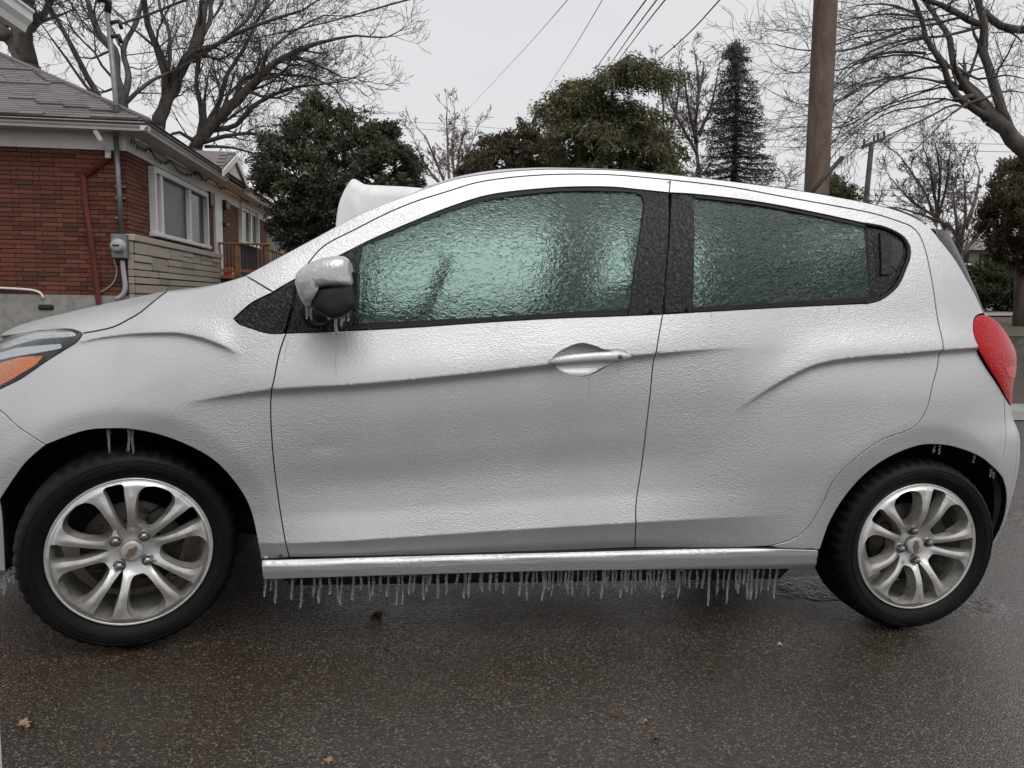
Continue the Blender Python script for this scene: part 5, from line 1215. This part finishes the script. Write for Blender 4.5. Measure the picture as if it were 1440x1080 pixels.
# drooping spruce: boughs as arcs with hanging sprays
def spruce(name,label,top,base,d,boughs,mat,seed,size,per,step=.12,hang=.5,tr=.16,bark=BARKB,jit=.1):
    rs_=np.random.RandomState(seed);a=P3(*base,d);zt_=float(terr(a[0],a[1]));b_=a-GV*((a[2]-zt_)/GV[2]);tp=P3(*top,d)
    e=empty(name,tuple(b_));tag(e,label,'tree');mb=MB();mb.tube([b_-GV*.3,(b_+tp)/2,tp],[tr,tr*.7,.02],9);CC=[];DD=[]
    for px,dd in boughs:
        P=catmull(np.array([P3(u,v,d+dd*k/(max(1,len(px)-1))) for k,(u,v) in enumerate(px)]),step);T=np.gradient(P,axis=0);T/=np.linalg.norm(T,axis=1,keepdims=True)
        mb.tube(P,np.linspace(.035,.008,len(P)),4,cap=False)
        for i in range(len(P)):
            f=i/len(P)
            for s_ in range(3):
                w=np.cross(T[i],GV);w/=np.linalg.norm(w)+1e-9
                CC.append(P[i]+w*rs_.normal(0,jit*1.6)+GV*rs_.uniform(-hang,.04)*(.35+.65*rs_.rand())*(1-.5*f)+rs_.normal(0,jit*.4,3));DD.append(T[i]*.7+w*rs_.normal(0,.7)-GV*rs_.uniform(.0,.5))
    V,Fa=sprays(CC,DD,size,per,rs_,wid=.13);mb.build('trunk',bark,e);mesh_np('crown',V,Fa,mat,e);return e
rb_=random.Random(4);bo=[]
for (u0,v0,u1,v1) in((860,120,925,95),(860,150,895,146),(845,150,850,178),(850,180,820,190),(870,165,895,172),(850,140,862,165),(880,110,960,108),(870,100,845,115),(850,130,800,128),(840,150,775,135),(830,140,752,155),(835,160,770,165),(850,165,790,175),(845,185,770,195),(850,200,780,215),(880,165,925,165),(880,185,945,190),(880,200,962,210),(885,215,968,238),(870,225,920,245),(850,215,805,238),(840,235,780,250),(860,240,850,262),(880,235,900,262),(905,240,960,262),(865,110,900,92),(820,135,795,150),(800,150,765,160),(870,180,890,200),(830,215,800,235),(900,200,935,230),(845,125,812,120),(835,125,790,125),(865,95,912,90),(905,105,938,128),(810,165,785,185),(860,205,835,228),(860,170,862,200),(825,180,815,210),(905,175,915,205),(925,210,940,240),(815,225,838,248),(880,215,878,240)):
    for k in range(2):
        j=lambda:rb_.uniform(-7,7);bo.append(([(u0+j(),v0+j()),((u0+u1)/2+j(),(v0+v1)/2-8+j()),(u1+j(),v1+j())],rb_.uniform(-2.2,1.8)))
spruce('spruce_tree','large drooping green spruce with flattened top behind the car roof',(862,105),(858,262),20,bo,SPRUCE,33,.115,9,.085,.50)
bo=[];v=60
while v<262:
    w=5+(v-60)*.29+rb_.uniform(-6,9)
    for s_ in(-1,1):
        for k in range(2):
            ww=w*rb_.uniform(.6,1.15);bo.append(([(1034,v+rb_.uniform(-3,3)),(1034+s_*ww*.5,v+4+rb_.uniform(-2,3)),(1034+s_*ww,v+rb_.uniform(0,9))],rb_.uniform(-1.5,1.5)))
    v+=rb_.uniform(5.5,10)
spruce('narrow_spruce','narrow pointed dark spruce with ragged open branches above the rear door',(1040,55),(1032,262),26,bo,DSPR,34,.095,6,.13,.16,.14,BARKB,.045)
evergreen('evergreen_tree','round brown-green evergreen on a bare stem at the right edge of the photo',[(1395,260),(1412,240),(1430,228),(1470,220),(1500,300),(1480,375),(1440,380),(1415,372),(1395,358),(1383,335),(1380,310),(1390,285)],17,1.4,800,13,.062,BROWNE,35,(1437,433,1440,240))
evergreen('conifer_tree','tip of a small green conifer right of the big wooden pole',[(1160,275),(1168,250),(1178,254),(1190,262),(1204,270),(1200,290),(1165,290)],30,.9,90,8,.11,SPRUCE,36,(1180,290,1175,260))
evergreen('clipped_hedge','dense clipped dark green hedge behind the rear window of the car',[(1345,385),(1352,378),(1400,376),(1440,377),(1520,378),(1520,436),(1345,436)],21.5,.8,900,12,.075,HEDGE,37,(1450,434,1450,400),cat='hedge')
# ================================================================ POLES AND WIRES
POLEM=bark('weathered_pole',(.085,.052,.038),(.17,.115,.09))
def pole(name,label,b_,t_,d,r0,r1,arm=None,mat=POLEM):
    A=P3(*b_,d);B=P3(*t_,d);dn=(A-B)/np.linalg.norm(A-B);zt_=float(terr(A[0],A[1]));Cc=A+dn*(A[2]-zt_)/(-dn[2])
    e=empty(name,tuple(Cc));tag(e,label,'utility pole');mb=MB();n=14
    P=[Cc+(B-Cc)*k/n for k in range(n+1)];mb.tube(P,[r0+(r1-r0)*k/n*(1) for k in range(n+1)],20);mb.build('shaft',mat,e)
    return e,A,B
dpl=9.5
e,_,_=pole('utility_pole','thick weathered wooden utility pole rising behind the car roof',(1148,270),(1164,-60),dpl,.150,.142)
dd=48
e,A,B=pole('utility_pole','distant wooden pole with crossarm right of the thick pole',(1218,280),(1226,200),dd,.19,.15,mat=BARK)
mb=MB();L1=P3(1212,207,dd);L2=P3(1245,194,dd);mb.tube([L1,L2],.11,6);mb.build('crossarm',BARK,e)
for u in(1215,1229,1234,1243):
    q=P3(u,205-(u-1212)*.4,dd);mb=MB();mb.tube([q,q+GV*.35],[.06,.08],6);mb.build('insulator',BARK,e)
dd=60
e,A,B=pole('utility_pole','faint distant pole top above the cedar crown',(555,215),(554,172),dd,.17,.14,mat=BARK)
mb=MB();mb.tube([P3(548,174,dd),P3(560,173,dd)],.12,6);mb.build('crossarm',BARK,e);mb=MB();mb.tube([P3(557,178,dd),P3(564,190,dd)],.15,6);mb.build('transformer',BARK,e)
WIREM=plain('wire_black',(.03,.03,.032),.6)
def wire(label,px,r,group=None,sag=0):
    P=np.array([P3(u,v,q) for u,v,q in px])
    if px[0][1]<0: e_=P[0]-P[1];P=np.vstack([P[0]+e_/np.linalg.norm(e_)*14,P])
    P=catmull(P,max(.5,np.linalg.norm(P[-1]-P[0])/40));t=np.linspace(0,1,len(P));P=P-GV*(sag*4*t*(1-t))[:,None]
    mb=MB();mb.tube(P,r,5,cap=False);o=mb.build('overhead_wire',WIREM,None);tag(o,label,'wire',group)
wire('thin overhead wire crossing the open sky furthest left, ending at the pinkish tree',[(820,-25,9),(740,66,20),(655,157,45)],.006)
wire('thin overhead wire dropping to the left tip of the drooping spruce',[(862,-25,9),(800,78,18),(735,172,45)],.006)
wire('leftmost of the three thick wires running into the spruce top',[(925,-22,8),(870,52,14),(815,128,30)],.0105)
wire('middle one of the three thick wires running into the spruce top',[(940,-22,8),(890,45,14),(838,120,30)],.0105)
wire('rightmost of the three thick wires running into the spruce top',[(953,-22,8),(905,38,14),(845,118,30)],.0105)
wire('single thick wire passing in front of the spruce crown to the upper right',[(1035,-25,8),(960,55,12),(870,130,19.5)],.0095)
wire('house service cable running right from the mast across the bare trees',[(640,-16,6),(572,0,7),(440,36,9),(307,62,11),(240,70,11.7),(175,78,12)],.0085,)
wire('thick service cable looping from the mast top to the upper left sky',[(300,-14,9),(260,0,9.5),(215,18,10.5),(172,33,11.8)],.017)
for i,(v0,v1,lab) in enumerate(((196,201,'upper far wire stretched level between the wooden poles'),(206,212,'lower far wire stretched level between the wooden poles'))):
    wire(lab,[(1060,v0,48),(1215,v0+3,48),(1520,v1+4,48)],.016)
for i,(v0,lab) in enumerate(((269,'topmost low far wire right of the crossarm pole'),(277,'middle low far wire right of the crossarm pole'),(284,'lowest far wire right of the crossarm pole'))):
    wire(lab,[(1180,v0-3,50),(1300,v0,50),(1500,v0+6,50)],.016)
for v0,lab in((171,'upper faint wire right of the distant pole over the cedar'),(180,'lower faint wire right of the distant pole over the cedar')):
    wire(lab,[(535,v0,60),(600,v0+2,60),(760,v0+14,60)],.014)
# ================================================================ TARP, FAR HOUSES
TARP=NB('white_tarp');TARP.col(TARP.ramp(TARP.noise(5,4,.6),[(.3,(.86,.86,.86)),(.7,(.92,.92,.92))]));TARP.set(Roughness=.45);TARP.bump(TARP.noise(3,2,.5,None,.5),.02);TARP=TARP.m
dt=6.2
topl=[(470,345),(474,300),(477,285),(487,262),(495,252),(500,252),(512,259),(540,261),(575,263),(612,266),(700,272),(790,274),(900,276)]  # right end added unseen behind the car, a white backdrop brightening its windows
F_=np.array([P3(u,v,dt) for u,v in catmull(np.array(topl,float),9)])
fwd=(dB*1.0);F0=F_-GV*0
cols=[];nD=16
for k in range(nD):
    f=k/(nD-1);s_=2.2*f;h=np.array([0,0,1.0])*( -.10*f*f*2.0 + .02*math.sin(9*f))
    cols.append(F_+fwd*s_+h)
front_=[]
for k in range(20):
    f=k/19;low=F_.copy();low[:,2]=F_[:,2]*(1-f)+.05*f;low=low-fwd*(.05*f+.02*math.sin(f*14)*f);uu=np.arange(len(F_));low=low-fwd*(.045*np.abs(np.sin(uu*.31+f*1.4))**.5*min(1,f*6))[...,None]
    low+= (nrs.normal(0,.006,(len(F_),1)))*fwd;front_.append(low)
mb=MB();mb.grid(front_[::-1]+cols[1:])
for e_ in(0,-1): mb.grid([[c_[e_]*(1-q)+np.array([c_[e_][0],c_[e_][1],.05])*q+[.02*math.sin(k*1.7+q*3),0,0] for k,c_ in enumerate(cols)] for q in np.linspace(0,1,8)])
tp=mb.build('white_tarp',TARP,None);tag(tp,'crumpled white tarpaulin draped over something behind the car, left of its roof','tarpaulin')
BEIGE=plain('beige_siding',(.30,.27,.23),.7,bs=8,bd=.01,var=.1);GREYR=plain('grey_far_roof',(.20,.20,.21),.7,var=.15,vscale=2)
def far_house(name,label,u0,u1,vE,vR,vB,d,wallm,roofm,win=()):
    A=P3(u0,vE,d);B=P3(u1,vE,d);rt=(B-A);w=np.linalg.norm(rt);rt/=w;bk=np.cross(GV,rt);bk/=np.linalg.norm(bk);h=(P3(u0,vE,d)-P3(u0,vB,d))@GV+3;rh=(P3(u0,vR,d)-A)@GV
    MM=Matrix(((rt[0],bk[0],GV[0],A[0]),(rt[1],bk[1],GV[1],A[1]),(rt[2],bk[2],GV[2],A[2]),(0,0,0,1)))
    e=empty(name,rot=MM);tag(e,label,'house')
    mb=MB();mb.box((w/2,3,-h/2),(w,6,h));o=mb.build('wall',wallm,None);o.parent=e
    mb=MB();V=[(-.4,-.4,0),(w+.4,-.4,0),(w+.4,3,rh),(-.4,3,rh),(w+.4,6.4,0),(-.4,6.4,0)];mb.add(V,[(0,1,2,3),(3,2,4,5),(0,3,5),(1,4,2),(0,5,4,1)],False);o=mb.build('roof',roofm,None);o.parent=e
    for (a,b1,c,d1) in win:
        q0=hitp(a,b1,A,bk);q1=hitp(c,d1,A,bk);l0=(np.array(q0)-A);x0,x1=l0@rt,(q1-A)@rt;z0,z1=l0@GV,(q1-A)@GV
        mb=MB();mb.box(((x0+x1)/2,-.02,(z0+z1)/2),(abs(x1-x0),.08,abs(z1-z0)));o=mb.build('window',PANE,None);o.parent=e
        mb=MB();mb.box(((x0+x1)/2,-.05,min(z0,z1)-.05),(abs(x1-x0)+.2,.1,.08));o=mb.build('window_sill',WHITE,None);o.parent=e
def hitp(u,v,A,n):
    R=ray(u,v);t=((A-CAM)@n)/(R@n);return CAM+t*R
far_house('far_house','pale beige house with grey roof beyond the hedge behind the tail',1352,1450,352,330,392,34,BEIGE,GREYR,[(1356,354,1361,370),(1378,357,1386,368)])
far_house('far_house','light grey house end glimpsed between brick house and cedar',372,404,312,306,350,30,plain('grey_siding',(.22,.225,.235),.7),GREYR,[(388,322,394,332)])
# ================================================================ LEAVES ON THE ASPHALT
def leaf(u,v,size,mat,label,rot=0,curl=.25):
    p=ground_at(u,v);mb=MB();k=10;pts=[]
    for i in range(k*2):
        a=2*math.pi*i/(k*2);r=size*((1.0 if i%2==0 else .55)*(.75+.35*math.cos(a-.3)))
        pts.append((r*math.cos(a),r*math.sin(a),.004+curl*size*(.3+.7*abs(math.sin(a*2)))))
    pts.append((0,0,.004));n=len(pts)-1;f=[(n,i,(i+1)%n) for i in range(n)]
    V=np.array(pts);mb.add(V,f);mb.tube([(0,0,.004),(-size*.9,-size*.2,.008)],.0012,4)
    o=mb.build('fallen_leaf',mat,None);o.matrix_world=Matrix.Translation(p)@Matrix.Rotation(rot,4,'Z');tag(o,label,'leaf')
LR=plain('red_leaf',(.17,.030,.026),.35,bs=80,bd=.001);LT=plain('tan_leaf',(.30,.19,.12),.4,bs=80,bd=.001);LB=plain('brown_leaf',(.085,.035,.025),.4,bs=80,bd=.001)
leaf(528,866,.024,plain('pink_leaf',(.33,.06,.055),.3),'small bright red leaf lying below the icicles under the front door',.4)
leaf(32,1028,.026,LT,'curled tan leaf on the asphalt near the lower left corner',1.0,.6)
leaf(143,1052,.022,LB,'flat brown leaf below the front wheel near the bottom edge',2,.02)
leaf(297,1062,.020,LR,'dark red leaf at the bottom edge right of the brown leaf',.2,.05)
leaf(865,1008,.022,LB,'dull red-brown leaf flat on the wet asphalt below the door gap',.9,.02)
leaf(908,1020,.013,LT,'small tan leaf scrap right of the dull red-brown leaf',2.2,.7)
leaf(1096,909,.013,plain('pale_leaf',(.42,.38,.33),.4),'pale scrap of leaf under the rear door on brown asphalt',.3,.4)
leaf(922,1042,.015,LB,'small curled dark leaf at the bottom below the tan scrap',.3,.5)
leaf(460,1075,.016,LT,'greyish tan leaf cut by the bottom edge of the photo',.3,.4)

for o in bpy.data.objects:
    if o.parent is None:
        b_=o.name.split('.')[0]
        g={'bare_tree':'bare trees behind the car','overhead_wire':'overhead wires','fallen_leaf':'fallen leaves on the asphalt','utility_pole':'utility poles','evergreen_tree':'evergreen trees behind the car','far_house':'houses in the distance'}.get(b_)
        if g: o['group']=g
